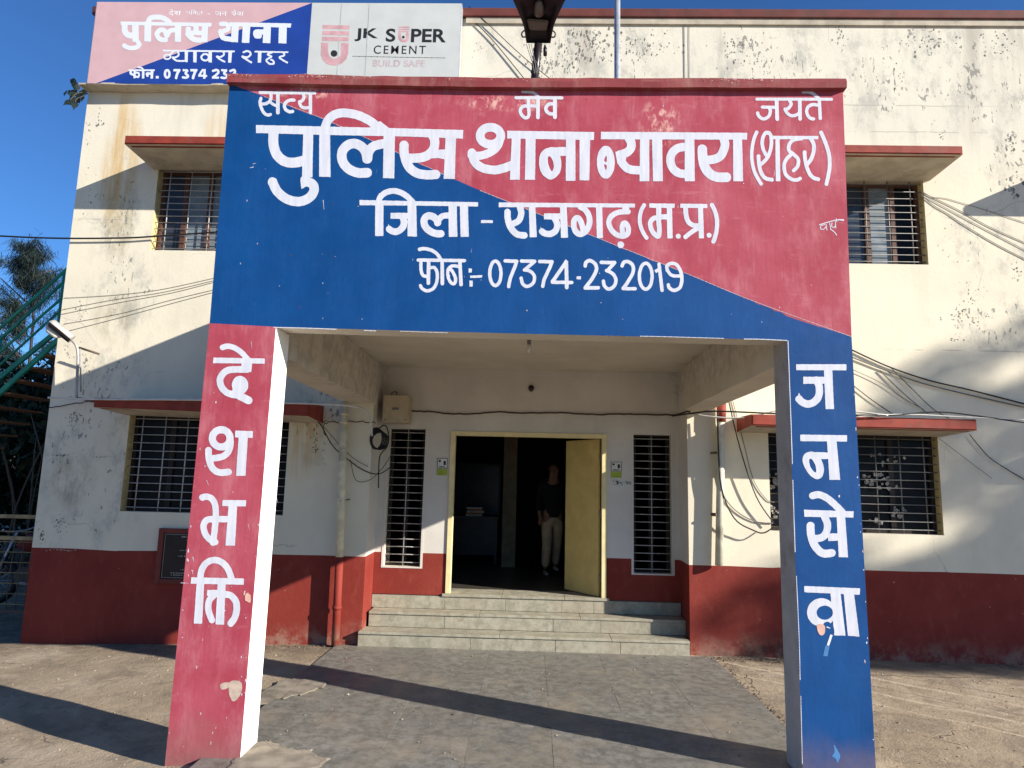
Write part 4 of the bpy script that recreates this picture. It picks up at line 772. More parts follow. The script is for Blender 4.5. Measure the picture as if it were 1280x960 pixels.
BD['station'] = (140, 0, 5.3333, [('b', 30, [(722, 160), (765, 162), (772, 195), (715, 214)]), ('b', 34, [(722, 205), (740, 250), (800, 262)]), ('p', [(783, 148), (1195, 156), (1192, 184), (783, 175)]), ('p', [(798, 170), (845, 170), (840, 282), (793, 280)]), ('p', [(872, 170), (922, 175), (915, 286), (865, 285)]), ('b', 34, [(1020, 214), (962, 214), (962, 238), (985, 240)]), ('p', [(1010, 175), (1060, 175), (1055, 288), (1005, 286)]), ('p', [(1112, 178), (1166, 178), (1162, 290), (1110, 288)])])
BD['town'] = (190, 50, 6.4, [('p', [(85, 78), (662, 84), (660, 98), (85, 92)]), ('o', 122, 135, 26, 18, 13), ('b', 13, [(140, 120), (165, 98), (172, 88)]), ('b', 14, [(205, 92), (214, 118), (190, 138), (165, 140), (190, 162), (225, 168), (272, 165)]), ('p', [(262, 90), (288, 90), (286, 178), (262, 176)]), ('p', [(330, 90), (358, 90), (356, 180), (330, 178)]), ('o', 425, 138, 30, 26, 15), ('p', [(452, 92), (480, 92), (478, 180), (452, 178)]),
    ('b', 14, [(570, 95), (575, 118), (545, 136), (518, 132), (545, 155), (585, 176)]), ('p', [(612, 90), (640, 90), (634, 182), (608, 180)]), ('b', 15, [(728, 100), (765, 88), (790, 110), (765, 138), (722, 132), (755, 155), (798, 182)]), ('p', [(820, 86), (1092, 92), (1090, 104), (820, 99)]), ('p', [(848, 95), (876, 95), (872, 182), (846, 180)]), ('b', 14, [(965, 98), (925, 116), (955, 134), (915, 160), (940, 190), (975, 188), (968, 165), (950, 158)]), ('b', 14, [(1050, 98), (1058, 122), (1020, 138), (1045, 160), (1085, 182)])])
BD['phone'] = (140, 0, 5.3333, [])
for k in ('police', 'station'): letters('board_lettering', BD[k], YB-.0012, M['board_white'], S, .32)
letters('board_lettering', BD['town'], YB-.0012, M['board_white'], S, .3)
letters('board_lettering', (80, 80, 5.6455, [('p', [(455, 38), (640, 38), (640, 50), (455, 50)]), ('b', 16, [(472, 46), (472, 68), (495, 76)]), ('p', [(492, 45), (506, 45), (506, 100), (490, 100)]), ('b', 13, [(505, 60), (528, 66), (524, 92), (500, 84)]), ('p', [(550, 45), (568, 45), (566, 102), (550, 102)]), ('b', 12, [(520, 22), (545, 26), (560, 42)]), ('b', 17, [(612, 68), (585, 68), (590, 85)]), ('p', [(612, 45), (632, 45), (628, 103), (610, 103)]), ('p', [(648, 84), (668, 84), (668, 102), (648, 102)]),
    ('o', 728, 70, 16, 26, 17), ('b', 17, [(772, 44), (818, 44)]), ('b', 18, [(815, 40), (798, 72), (790, 102)]), ('b', 15, [(838, 44), (872, 44)]), ('b', 16, [(872, 46), (858, 66), (876, 84), (862, 96), (836, 94)]), ('b', 17, [(892, 44), (938, 44)]), ('b', 18, [(935, 40), (918, 72), (910, 102)]), ('b', 14, [(982, 36), (952, 82)]), ('b', 14, [(948, 82), (1010, 84)]), ('b', 17, [(992, 36), (990, 104)]),
    ('b', 16, [(1048, 50), (1080, 42), (1088, 62), (1052, 94)]), ('b', 15, [(1044, 96), (1094, 96)]), ('b', 15, [(1108, 44), (1150, 44)]), ('b', 16, [(1146, 46), (1130, 66), (1152, 84), (1138, 98), (1108, 96)]), ('b', 16, [(1170, 50), (1200, 42), (1205, 62), (1170, 94), (1215, 96)])]), YB-.0012, M['board_white'], S, .3)
def text(name, body, x0, z0, x1, z1, y, mat, parent, bold=0.0, spacing=1.0, label=None):
    cu = bpy.data.curves.new('t', 'FONT'); cu.body = body; cu.size = 1; cu.offset = bold; cu.space_character = spacing
    to = bpy.data.objects.new('t', cu); COL.objects.link(to); bpy.context.view_layer.update()
    me = bpy.data.meshes.new_from_object(to.evaluated_get(bpy.context.evaluated_depsgraph_get())); bpy.data.objects.remove(to); bpy.data.curves.remove(cu)
    n = len(me.vertices); co = np.empty(n*3); me.vertices.foreach_get('co', co); co = co.reshape(-1, 3)
    mn, mx = co.min(0), co.max(0); o = np.zeros_like(co)
    o[:, 0] = x0+(co[:, 0]-mn[0])/(mx[0]-mn[0])*(x1-x0); o[:, 2] = z0+(co[:, 1]-mn[1])/(mx[1]-mn[1])*(z1-z0); o[:, 1] = y
    me.vertices.foreach_set('co', o.ravel()); me.materials.clear(); me.update()
    return link(name, me, parent, mat, label=label)
def tx(body, px0, py0, px1, py1, mat, **k):
    """text between the survey pixels of its lower left and upper right corner on the board"""
    a, b = at(px0, py0, YB), at(px1, py1, YB); return text('board_lettering', body, a.x, a.z, b.x, b.z, YB-.0012, mat, S, **k)
tx('देश', 210, 19.6, 227, 11.5, M['faint_white'], bold=.012); tx('भिक्त', 231, 19.8, 254, 12.5, M['faint_white'], bold=.012); tx('–', 259, 18, 263, 17.2, M['faint_white']); tx('जन', 268, 19.8, 284, 14.5, M['faint_white'], bold=.012); tx('सेवा', 288, 20, 305, 12.5, M['faint_white'], bold=.012)
tx('JK', 443, 51.5, 473, 35.5, M['ink'], bold=.026); tx('S', 482, 52.3, 494.8, 35.8, M['ink'], bold=.026); tx('PER', 513.5, 52.8, 558, 36.3, M['ink'], bold=.026); tx('CEMENT', 467, 67.3, 532.5, 57.2, M['ink'], bold=.005, spacing=1.3); tx('BUILD SAFE', 466, 83.3, 531.5, 75.2, M['faint_text'], bold=.02, spacing=1.08)
def lg(pts, mat): letters('board_emblem', (390, 20, 7.111, pts), YB-.0012, mat, S, .3)
lg([('p', [(95, 80), (332, 84), (331, 118), (94, 114)]), ('p', [(93, 132), (330, 136), (329, 172), (92, 168)]), ('p', [(90, 184), (327, 188), (326, 224), (89, 220)])], M['pale_pink'])
lg([('p', [(82, 236), (146, 237), (143, 320), (150, 345), (175, 375), (200, 380), (235, 370), (255, 345), (258, 320), (260, 239), (325, 241), (322, 330), (305, 385), (260, 425), (200, 441), (140, 430), (98, 395), (79, 345)])], M['pale_pink'])
lg([('e', 196, 333, 30, 29)], M['ink'])
lg([('p', [(772, 92), (866, 94), (866, 106), (772, 104)]), ('p', [(771, 112), (866, 114), (866, 125), (771, 123)]), ('p', [(770, 131), (865, 133), (864, 144), (770, 142)]), ('b', 24, [(780, 150), (780, 195), (800, 218), (835, 218), (850, 195), (850, 152)])], M['pale_pink']); lg([('e', 812, 188, 12, 12)], M['ink'])
letters('board_rule', (390, 20, 7.111, [('b', 3.5, [(360, 357), (780, 366), (1188, 373)])]), YB-.0012, M['ink'], S, .25)
bpy.data.objects['roof_ledge']  # (sits under the board)

# ------------------------------------------------------------------ lamp and flagpole on the porch roof
SL = empty('street_lamp', (.0, .22, ZC+.14), 'dark open lamp housing on a short wire-wrapped pole above the porch coping', 'street lamp')
nk = at(673, 54, -.02); tpx = at(674, -16, -.40); pbx = at(668, 96, .06)
tube('lamp_pole', [(pbx.x, .225, ZC+.145), (pbx.x, .225, 4.72), (pbx.x, .10, 4.93), tuple(nk)], .030, M['lamp_dark'], SL, 10)
# housing: a tapering tray opening downwards, leaning out over the coping towards the street
def tray(c0, c1, w0, w1, dep, n=10):
    """tray from neck c0 to tip c1, half widths w0..w1, rounded back, rim at the lower side"""
    c0, c1 = Vector(c0), Vector(c1); ax_ = (c1-c0); L_ = ax_.length; t = ax_.normalized(); sx = Vector((1, 0, 0)); up = sx.cross(t).normalized()
    if up.z < 0: up = -up
    bm = bmesh.new(); R_ = []
    for i in range(n+1):
        s = i/n; wv_ = w0+(w1-w0)*max(0, (s-.30)/.70)**1.15+.018*min(1, s/.3)
        if i == n: wv_ *= .80
        c = c0+t*(L_*s); d = dep*(.55+.45*math.sin(math.pi*min(1, s*1.15)))
        prof = [(-1, 0), (-1.04, .02), (-.97, .35), (-.7, .8), (0, 1), (.7, .8), (.97, .35), (1.04, .02), (1, 0), (.93, .02), (.80, .40), (.45, .62), (0, .70), (-.45, .62), (-.80, .40), (-.93, .02)]
        R_.append([bm.verts.new(c+sx*(a*wv_)+up*(b*d)) for a, b in prof])
    for a, b in zip(R_, R_[1:]):
        for k in range(16): bm.faces.new((a[k], a[(k+1) % 16], b[(k+1) % 16], b[k])).smooth = True
    for r in (R_[0], R_[-1]): bm.faces.new(r)
    bm.faces.new([R_[0][k] for k in (8, 9, 10, 11, 12, 13, 14, 15, 0)]); bm.faces.new([R_[-1][k] for k in (8, 9, 10, 11, 12, 13, 14, 15, 0)])
    return bm, t, up, L_
c0, c1 = nk, tpx
bm, t_, up_, L_ = tray(c0, c1, .088, .205, .12)
link('lamp_housing', bm_mesh(bm), SL, M['lamp_dark'])
def on_tray(s, x, h): return c0+t_*(L_*s)+Vector((x, 0, 0))+up_*h
bm = bmesh.new(); p = [on_tray(*q) for q in ((.20, -.07, .035), (.20, .06, .03), (.38, .075, .035), (.40, -.09, .04))]; hexa(bm, [q-up_*.012 for q in p]+[q+up_*.01 for q in p]); bmesh.ops.bevel(bm, geom=bm.edges[:], offset=.008, segments=2, affect='EDGES')
link('ballast_plate', bm_mesh(bm), SL, M['lamp_lens'])
tube('lamp_bulb', [on_tray(.46, 0, .045), on_tray(.50, 0, .03), on_tray(.62, 0, .03), on_tray(.70, 0, .035), on_tray(.73, 0, .04)], [.02, .036, .034, .026, .008], M['lamp_lens'], SL, 12)
for sx_ in (-1, 1): tube('lamp_catch', crv([on_tray(.25, sx_*.10, -.0), on_tray(.22, sx_*.125, -.02), on_tray(.18, sx_*.12, -.04), on_tray(.16, sx_*.10, -.03)], 4), .006, M['rust'], SL, 6)
sw = at(681, 56, -.12); tube('hanging_switch', [tuple(sw), (sw.x+.003, sw.y, sw.z-.03), (sw.x+.004, sw.y, sw.z-.085)], [.004, .014, .014], M['lamp_dark'], SL, 8)
for k in range(3): tube('loose_wire', [tuple(at(q[0]+k*3, q[1], -.06)) for q in crv([(658, 55), (662, 68+k*3), (666, 80), (668-k, 92)], 5)], .0028, M['cable_grey'], SL, 5)
for k in range(4):
    t_w = .2+k*.2; cw = Vector((pbx.x, .10, 4.93)).lerp(nk, t_w); tube('wire_wrap', [(cw.x+.034*math.cos(a), cw.y+.034*math.sin(a), cw.z+.02*a/6.28) for a in np.linspace(0, 6.28, 12)], .003, M['rust'], SL, 5)
fx = at(771.5, 60, 1.7).x
FP = empty('flagpole', (fx, 1.7, ZC+.14), 'pale steel pole standing on the porch roof right of the lamp', 'pole')
tube('pole', [(fx, 1.7, ZC+.145), (fx, 1.7, 5), (fx, 1.7, 7.25)], .031, M['metal'], FP, 14); tube('pole_foot', [(fx, 1.7, ZC+.141), (fx, 1.7, ZC+.155)], .10, M['metal'], FP, 14)
# ------------------------------------------------------------------ creeping sprig at the corner of the roof ledge
PG = empty('wall_sapling', (-5.74, 3.10, 6.66), 'small dark-leaved peepal sapling sprouting from the corner of the roof ledge', 'plant')
stems = [[(-5.74, 3.12, 6.66), (-5.82, 3.05, 6.64), (-5.92, 3.0, 6.60)], [(-5.74, 3.10, 6.65), (-5.80, 3.02, 6.57), (-5.84, 2.98, 6.46)], [(-5.74, 3.1, 6.66), (-5.80, 3.0, 6.70), (-5.86, 2.96, 6.73)], [(-5.74, 3.1, 6.6), (-5.76, 3.0, 6.5), (-5.75, 2.95, 6.42)]]
bm = bmesh.new()
for s_ in stems: tube_into(bm, crv(s_, 4), .004, 5)
link('stem', bm_mesh(bm), PG, M['bark'])
bm = bmesh.new()
for s_ in stems:
    for q in crv(s_, 3)[1:]:
        for _ in range(1):
            a = rnd.uniform(0, 6.28); L_l = rnd.uniform(.08, .12); d = Vector((math.cos(a)*.6, rnd.uniform(-.5, .2), -abs(math.sin(a))*.8-.2)).normalized(); sd_ = d.cross(Vector((rnd.uniform(-.4, .4), 1, .2))).normalized()
            p0 = Vector(q); pr = [(0, 0), (.3, .36), (.6, .32), (.85, .12), (1.15, 0), (.85, -.12), (.6, -.32), (.3, -.36)]
            bm.faces.new([bm.verts.new(p0+d*(L_l*u_)+sd_*(L_l*v_)) for u_, v_ in pr])
me = bpy.data.meshes.new('leaves'); bm.to_mesh(me); bm.free(); link('leaf_cluster', me, PG, M['leaf_dark'], kind='stuff')

# ------------------------------------------------------------------ bracket lamp on the left corner
BL = empty('wall_lamp', (-5.33, 3.18, 2.74), 'grey cobra-head lamp on a bent pipe arm at the left corner of the building', 'wall lamp')
tube('lamp_arm', [tuple(at(x, y, 2.90)) for x, y in crv([(95.5, 497), (96.5, 470), (97.5, 447), (96, 434), (91, 426.5), (85, 422)], 5)], .015, M['lamp_grey'], BL, 10)
pb_ = at(96, 497, 2.90); tube('bracket', [tuple(pb_), (pb_.x+.02, 3.20, pb_.z+.0)], .012, M['rust'], BL); pc_ = at(114, 502, 3.05); tube('bracket', [tuple(pb_), tuple(pc_), (pc_.x+.03, 3.20, pc_.z)], .009, M['rust'], BL)
tube('bracket', [tuple(at(101, 490, 3.0)), tuple(at(100.5, 436, 3.0))], .008, M['lamp_grey'], BL)
tube('angle_iron', [tuple(at(99, 434.5, 3.05)), tuple(at(124, 442.5, 3.05))], .013, M['rust'], BL, 4)
h0, h1 = at(89, 425, 2.90), at(61, 403, 2.78)
ax_ = (h1-h0); n_ = 10; bm = bmesh.new(); R_ = []
t2 = ax_.normalized(); s2 = t2.cross(Vector((0, 0, 1))).normalized(); u2 = s2.cross(t2)
for i in range(n_+1):
    s = i/n_; wv_ = .045+.075*math.sin(min(1, s*1.1)*math.pi*.62); wv_ *= (1 if i < n_ else .45); c = h0+ax_*s
    R_.append([bm.verts.new(c+s2*(wv_*math.cos(a))+u2*((.065 if math.sin(a) > 0 else .045)*math.sin(a)*(1 if i < n_ else .4))) for a in np.linspace(0, 2*math.pi, 13)[:-1]])
for a, b in zip(R_, R_[1:]):
    for k in range(12):
        f = bm.faces.new((a[k], a[(k+1) % 12], b[(k+1) % 12], b[k])); f.smooth = True; f.material_index = 1 if k >= 6 else 0
bm.faces.new(R_[0]); bm.faces.new(R_[-1])
link('lamp_head', bm_mesh(bm), BL, [M['lamp_grey'], M['lamp_dark']])
c = h0+ax_*.62-u2*.03; tube('lamp_glass', [c-t2*.10-u2*.0, c-t2*.05-u2*.035, c+t2*.05-u2*.035, c+t2*.11], [.01, .035, .038, .012], M['glassbulb'], BL, 10)

# ------------------------------------------------------------------ drain pipes
DP = empty('drain_pipe', (-2.14, 3.09, 0), 'drain pipe left of the steps, cream above and red below, joined by collars', 'drain pipe')
tube('pipe', [(-2.19, 3.10, 2.74), (-2.16, 3.10, 1.8), (-2.135, 3.10, ZD)], .046, M['pipe'], DP, 12); tube('pipe', [(-2.135, 3.10, ZD), (-2.125, 3.10, .02)], .046, M['dado'], DP, 12)
for z in (2.60, 2.50, 1.62): tube('collar', [(-2.185+.0, 3.10, z-.012), (-2.185+(2.6-z)*.03, 3.10, z+.012)], .052, M['pipe'], DP, 12)
tube('collar', [(-2.13, 3.10, .40), (-2.13, 3.10, .44)], .053, M['dado'], DP, 12); tube('pipe_clip', [(-2.22, 3.19, 1.60), (-2.15, 3.05, 1.60), (-2.08, 3.19, 1.62)], .006, M['rust'], DP, 6)
DQ = empty('drain_pipe', (2.16, 3.13, 1.0), 'pale drain pipe with a red top right of the steps', 'drain pipe')
tube('pipe', [(2.205, 3.13, 2.62), (2.185, 3.13, 1.9), (2.15, 3.13, .99)], .045, M['pipe_white'], DQ, 12); tube('pipe_socket', [(2.21, 3.13, 2.61), (2.215, 3.13, 2.85)], .054, M['chajja_red'], DQ, 12)
tube('pipe_clip', [(2.10, 3.19, 1.55), (2.13, 3.10, 1.55)], .02, M['rust'], DQ, 6); tube('pipe_clip', [(2.10, 3.19, 2.25), (2.14, 3.10, 2.25)], .012, M['rust'], DQ, 6)

# ------------------------------------------------------------------ cables
def cable(name, px, r, mat, label, Y0=3.15, Y1=None, cat='cable', wob=0.0, n=6, group=None):
    Y1 = Y0 if Y1 is None else Y1; P = []
    for i, q in enumerate(px):
        y = q[2] if len(q) > 2 else Y0+(Y1-Y0)*i/(len(px)-1)
        P.append(tuple(at(q[0], q[1], y)))
    P = crv(P, n); P = [(x, min(y, YW-r-.003) if not (RX0 < x < RX1) else y, z) for x, y, z in P]
    if wob: P = [(x+rnd.gauss(0, wob), y, z+rnd.gauss(0, wob)) for x, y, z in P]
    return tube(name, P, r, mat, None, 6, label=label, cat=cat, group=group)
cable('cable', [(-260, 283), (-60, 292), (60, 297.5), (150, 297.5), (200, 295), (300, 288)], .011, M['cable'], 'thick black service cable running level across the left wall and its upper window', 3.16, 3.17)
for k, (pts, lb) in enumerate((([(80, 372.5), (140, 369), (200, 362), (270, 347)], 'highest of the thin wires rising across the left wall below the upper window'), ([(78, 387), (140, 375), (205, 365), (270, 350)], 'second thin wire rising across the left wall'), ([(76, 393), (150, 378), (215, 366), (270, 352)], 'third thin wire rising across the left wall'),
                            ([(80, 405), (150, 392), (210, 376), (268, 362)], 'fourth thin wire rising across the left wall'), ([(84, 414), (150, 397), (212, 380), (268, 365)], 'lowest of the thin wires rising across the left wall'))):
    cable('thin_wire', pts, .0026, M['cable_grey'], lb, 3.203, group='thin wires on the left wall')
cable('conduit', [(60, 497), (120, 499), (250, 500), (345, 503.5), (384, 504.5), (434, 507), (455, 512), (463, 526), (465, 545)], .011, M['cable_white'], 'pale conduit above the lower left sunshade bending down beside the beam', 2.57, None)
cable('cable', [(62, 510), (90, 505), (118, 500)], .006, M['cable'], 'short black cable fixed to the left corner under the wall lamp', 3.17, wob=.004)
cable('cable', [(383, 516), (400, 530), (415, 556), (432, 572), (455, 588), (475, 592), (495, 578)], .006, M['cable'], 'dark loop of cable sagging between the left sunshade and the junction box', 3.0, 3.3)
cable('cable', [(383, 512), (405, 534), (428, 560), (445, 575), (460, 583)], .004, M['cable_grey'], 'thin grey wire sagging behind the left drain pipe', 3.05, 3.2)
cable('cable', [(438, 575), (445, 600), (462, 600), (478, 585), (488, 570)], .004, M['cable_brown'], 'thin brown loop hanging under the coiled cable', 3.1, 3.3)
cable('cable', [(407, 545), (404, 532), (412, 527), (425, 528), (450, 527), (470, 528)], .005, M['cable'], 'tangled black wire behind the top of the left drain pipe', 3.15, 3.2, wob=.006)
cable('door_cable', [(511, 513.5), (530, 514), (560, 517), (590, 517.5), (620, 515), (660, 516.5), (700, 516), (740, 518), (780, 517.5), (820, 518.5), (853, 519)], .010, M['cable_brown'], 'brown bundled wire running level above the entrance door', 3.62, wob=.003)
cable('cable', [(840, 520), (862, 517), (890, 514), (925, 515), (970, 517), (1010, 518)], .009, M['cable'], 'dark cable leaving the porch beam towards the right sunshade', 3.1, 2.57)
cable('conduit', [(858, 516), (890, 521), (930, 522), (975, 513), (1040, 512), (1110, 519)], .009, M['cable_white'], 'pale conduit crossing above the lower right sunshade', 3.1, 2.56)
cable('cable', [(897, 515), (898, 560), (902, 610), (918, 648), (942, 663), (955, 666), (968, 658)], .008, M['cable'], 'black cable drooping from the right drain pipe to the window', 3.07, 3.12)
cable('cable', [(897, 590), (905, 620), (922, 640), (945, 652), (966, 654)], .006, M['cable_grey'], 'grey cable curving beside the black one to the right window', 3.195)
cable('cable', [(911, 502), (925, 560), (945, 620), (968, 655)], .007, M['cable'], 'steep black cable from the beam down to the right window corner', 3.12, 3.15)
cable('thin_wire', [(916, 501), (930, 555), (942, 600), (958, 624), (968, 628)], .004, M['cable_grey'], 'thin grey wire beside the steep cable on the right wall', 3.20)
for k, (pts, r, mt, lb) in enumerate((([(1064, 437), (1110, 458), (1160, 475), (1215, 488), (1285, 506)], .012, 'cable', 'upper black cable sloping down across the right wall'), ([(1064, 446), (1105, 462), (1150, 478), (1205, 492), (1285, 510)], .011, 'cable_grey', 'lower grey cable sloping down beside the upper black one'),
        ([(1066, 462), (1100, 478), (1130, 498), (1155, 512)], .005, 'cable_grey', 'thin grey wire descending behind the blue pillar'), ([(1068, 483), (1090, 500), (1115, 517)], .007, 'cable', 'short black wire reaching the right sunshade'), ([(1100, 463), (1122, 485), (1145, 505), (1160, 517)], .009, 'cable_grey', 'grey branch cable dropping steeply to the sunshade'),
        ([(1112, 458), (1140, 486), (1165, 510), (1186, 523)], .006, 'cable', 'thin black branch wire dropping to the sunshade'), ([(1068, 519), (1115, 519), (1170, 515), (1215, 519), (1285, 529)], .011, 'cable', 'black cable lying along the top of the right sunshade'), ([(1068, 521), (1130, 518), (1200, 521), (1285, 525)], .010, 'cable_white', 'pale conduit running along the right wall at the sunshade'),
        ([(1174, 548), (1200, 568), (1240, 598)], .004, 'cable_grey', 'thin wire curling down from the lower right window frame'), ([(1212, 543), (1235, 570), (1258, 586), (1285, 602)], .007, 'cable', 'black cable running down from the end of the right sunshade'))):
    cable('cable', pts, r*.72, M[mt], lb, 2.56 if k in (6, 7) else 3.19, 2.58 if k in (6, 7) else 3.19)
for pts, r, lb in (([(1151, 238), (1165, 246), (1182, 248), (1200, 253), (1240, 265), (1290, 281)], .003, 'topmost wire fanning out from the upper right window'), ([(1151, 240), (1175, 251), (1205, 266), (1240, 285), (1290, 307)], .0038, 'second wire fanning out from the upper right window'), ([(1151, 242), (1168, 252), (1190, 264), (1225, 283), (1290, 317)], .0034, 'third wire fanning out from the upper right window'), ([(1151, 243), (1166, 256), (1186, 268), (1205, 281), (1245, 305), (1290, 328)], .0042, 'lowest wire fanning out from the upper right window')):
    cable('thin_wire', pts, r, M['cable_grey'], lb, 3.202, group='wires from the upper right window')
cable('cable', [(586, 8), (610, 30), (655, 72), (700, 108)], .005, M['cable'], 'black wire sagging from the signboard corner to the lamp pole', 3.18, 3.18)
cable('cable', [(586, 21), (600, 34), (620, 55), (655, 98)], .006, M['cable'], 'lower black wire from the signboard towards the porch roof', 3.19, 3.19)
cable('thin_wire', [(855, 12), (855.5, 50), (856, 100)], .0035, M['cable_grey'], 'upper wall wire hanging straight down from the roof coping', 3.203)
cable('thin_wire', [(862, 10), (861.5, 50), (862, 100)], .0025, M['cable_grey'], 'fainter wire hanging beside the straight one below the roof coping', 3.203)
# coil of spare cable below the junction box
CC = empty('cable_coil', (-1.82, 3.30, 2.3), 'dark coil of spare cable hanging below the junction box', 'cable coil')
for k in range(5):
    c_ = at(470+k*1.5, 548+k*.8, 3.22); rx, rz = .075+.006*k, .125-.006*k
    tube('cable_turn', [(c_.x+rx*math.cos(a)*1.0, 3.22-.008*k, c_.z+rz*math.sin(a)) for a in np.linspace(0, 6.3, 22)], .0085, M['cable'], CC, 6)
tube('cable_tail', [tuple(at(x, y, 3.2)) for x, y in crv([(474, 535), (482, 532), (486, 545), (484, 558), (478, 565), (474, 575), (473, 610)], 5)], .007, M['cable'], CC, 6)
# junction box
JB = empty('junction_box', tuple(at(494, 529, 3.4)), 'beige metal junction box fixed at the left corner of the recess above the slim window', 'junction box')
p, q = at(478.5, 527.5, 3.38), at(511, 495, 3.38); bm = bmesh.new(); bx(bm, p.x, q.x, 3.38, YR-.002, p.z, q.z, 0, .006); link('box_body', bm_mesh(bm), JB, M['box'])
bm = bmesh.new(); bx(bm, p.x-.006, q.x+.006, 3.365, 3.3795, p.z-.006, q.z+.006, 0, .005); link('box_cover', bm_mesh(bm), JB, M['box'])
box('maker_plate', (p.x+q.x)/2-.04, (p.x+q.x)/2+.04, 3.362, 3.3645, (p.z+q.z)/2-.012, (p.z+q.z)/2+.018, M['cable_grey'], JB)
for sx_, sz_ in ((p.x+.03, p.z+.03), (q.x-.03, p.z+.03)): tube('screw', [(sx_, 3.363, sz_), (sx_, 3.366, sz_)], .009, M['rust'], JB)
tube('handle_wire', crv([(p.x+.06, 3.45, q.z), (p.x+.09, 3.44, q.z+.05), (p.x+.14, 3.44, q.z+.05), (p.x+.13, 3.45, q.z)], 4), .006, M['cable'], JB, 6)
# bulbs
for (px, py, Yb, z1, lb) in ((661, 441, 1.75, ZC, 'bare bulb in a holder under the porch ceiling'), (664, 484, YR-.07, None, 'dark bulb holder on the wall above the entrance door')):
    c_ = at(px, py, Yb); e = empty('light_bulb', (c_.x, c_.y, c_.z), lb, 'bulb')
    if z1:
        tube('bulb_holder', [(c_.x, Yb, ZC-.001), (c_.x, Yb, ZC-.02), (c_.x, Yb, ZC-.021), (c_.x, Yb, ZC-.07)], [.035, .035, .02, .018], M['cable_grey'], e, 12)
        tube('bulb', [(c_.x, Yb, ZC-.065), (c_.x, Yb, ZC-.09), (c_.x, Yb, ZC-.12), (c_.x, Yb, ZC-.145), (c_.x, Yb, ZC-.155)], [.014, .026, .033, .022, .004], M['glassbulb'], e, 12)
    else:
        tube('bulb_holder', [(c_.x, YR-.003, c_.z), (c_.x, YR-.03, c_.z), (c_.x, YR-.06, c_.z-.02)], [.038, .036, .02], M['cable'], e, 12)
        tube('bulb', [(c_.x, YR-.055, c_.z-.015), (c_.x, YR-.08, c_.z-.035), (c_.x, YR-.095, c_.z-.05)], [.014, .028, .012], M['cable_brown'], e, 12)
# paper notices beside the door
def notice(px0, py0, px1, py1, lb, kind):
    a, b = at(px0, py1, YR), at(px1, py0, YR); y = YR-.006; e = empty('paper_notice', (a.x, y, a.z), lb, 'notice')
    if kind == 'g':
        zs_ = a.z+(b.z-a.z)*.38
        box('sheet', a.x, b.x, y, YR-.002, zs_, b.z, M['paper'], e); box('green_band', a.x, b.x, y-.0005, YR-.002, a.z, zs_-.0005, M['paper_green'], e)
        bm = bmesh.new()
        for (u0, u1, v0_, v1) in ((.0, 1, .97, 1), (0, .05, .4, .97), (.95, 1, .4, .97), (.0, 1, .40, .43), (.15, .35, .78, .90), (.62, .85, .60, .85), (.2, .8, .47, .52)): bx(bm, a.x+(b.x-a.x)*u0, a.x+(b.x-a.x)*u1, y-.002, y-.0008, a.z+(b.z-a.z)*v0_, a.z+(b.z-a.z)*v1)
        link('print', bm_mesh(bm), e, M['ink'], kind='stuff')
    else:
        box('sheet', a.x, b.x, y, YR-.002, a.z, b.z, M['paper'], e); bm = bmesh.new()
        for _ in range(14):
            u0 = rnd.uniform(.02, .9); v0_ = rnd.uniform(.1, .7); bx(bm, a.x+(b.x-a.x)*u0, a.x+(b.x-a.x)*min(.98, u0+rnd.uniform(.03, .12)), y-.002-rnd.uniform(0, .0006), y-.0008, a.z+(b.z-a.z)*v0_, a.z+(b.z-a.z)*min(.95, v0_+rnd.uniform(.1, .3)))
        link('print', bm_mesh(bm), e, M['ink'], kind='stuff')
notice(546, 573, 559.5, 594, 'small white and green notice left of the entrance door', 'g'); notice(763.5, 577.5, 777, 597, 'white and green notice right of the door above a strip', 'g')
notice(763.5, 599.5, 780, 608, 'small printed strip pasted under the right hand notice', 's'); notice(781.5, 599.5, 789.5, 608, 'tiny square printed paper next to the pasted strip', 's')
# granite inauguration plaque
PQ = empty('granite_plaque', (-4.0, YW, .6), 'black granite plaque in a dark red raised border beside the red pillar', 'plaque')
pa, pb = at(192.5, 727, 3.17), at(194.5, 657.5, 3.17)
x0p, x1p, z0p, z1p = pa.x, pa.x+1.02, .615, 1.235
bm = bmesh.new()
for q in ((x0p, x0p+.06, z0p, z1p), (x1p-.06, x1p, z0p, z1p), (x0p+.061, x1p-.061, z0p, z0p+.05), (x0p+.061, x1p-.061, z1p-.05, z1p)): bx(bm, q[0], q[1], YW-.045, YW-.003, q[2], q[3], 0, .004)
link('plaque_border', bm_mesh(bm), PQ, M['plaque_red']); box('stone_panel', x0p+.061, x1p-.061, YW-.03, YW-.004, z0p+.051, z1p-.051, M['plaque'], PQ)
bm = bmesh.new(); xa, xb, za, zb = x0p+.075, x1p-.075, z0p+.065, z1p-.065
for q in ((xa, xb, za, za+.004), (xa, xb, zb-.004, zb), (xa, xa+.004, za+.004, zb-.004), (xb-.004, xb, za+.004, zb-.004)): bx(bm, q[0], q[1], YW-.0315, YW-.0301, q[2], q[3])
link('etched_border', bm_mesh(bm), PQ, M['etch'])
bm = bmesh.new(); cxm = (xa+xb)/2
for zz, hw, h_ in ((zb-.035, .24, .018), (zb-.07, .18, .012), (zb-.15, .17, .014), (zb-.185, .25, .012), (zb-.22, .18, .012), (zb-.25, .26, .012), (za+.13, .16, .012), (za+.09, .22, .010), (za+.05, .33, .012), (za+.028, .33, .010)):
    x = cxm-hw
    while x < cxm+hw:
        l_ = rnd.uniform(.008, .022); bx(bm, x, x+l_, YW-.0315, YW-.0301, zz, zz+h_*rnd.uniform(.6, 1)); x += l_+rnd.uniform(.004, .02)
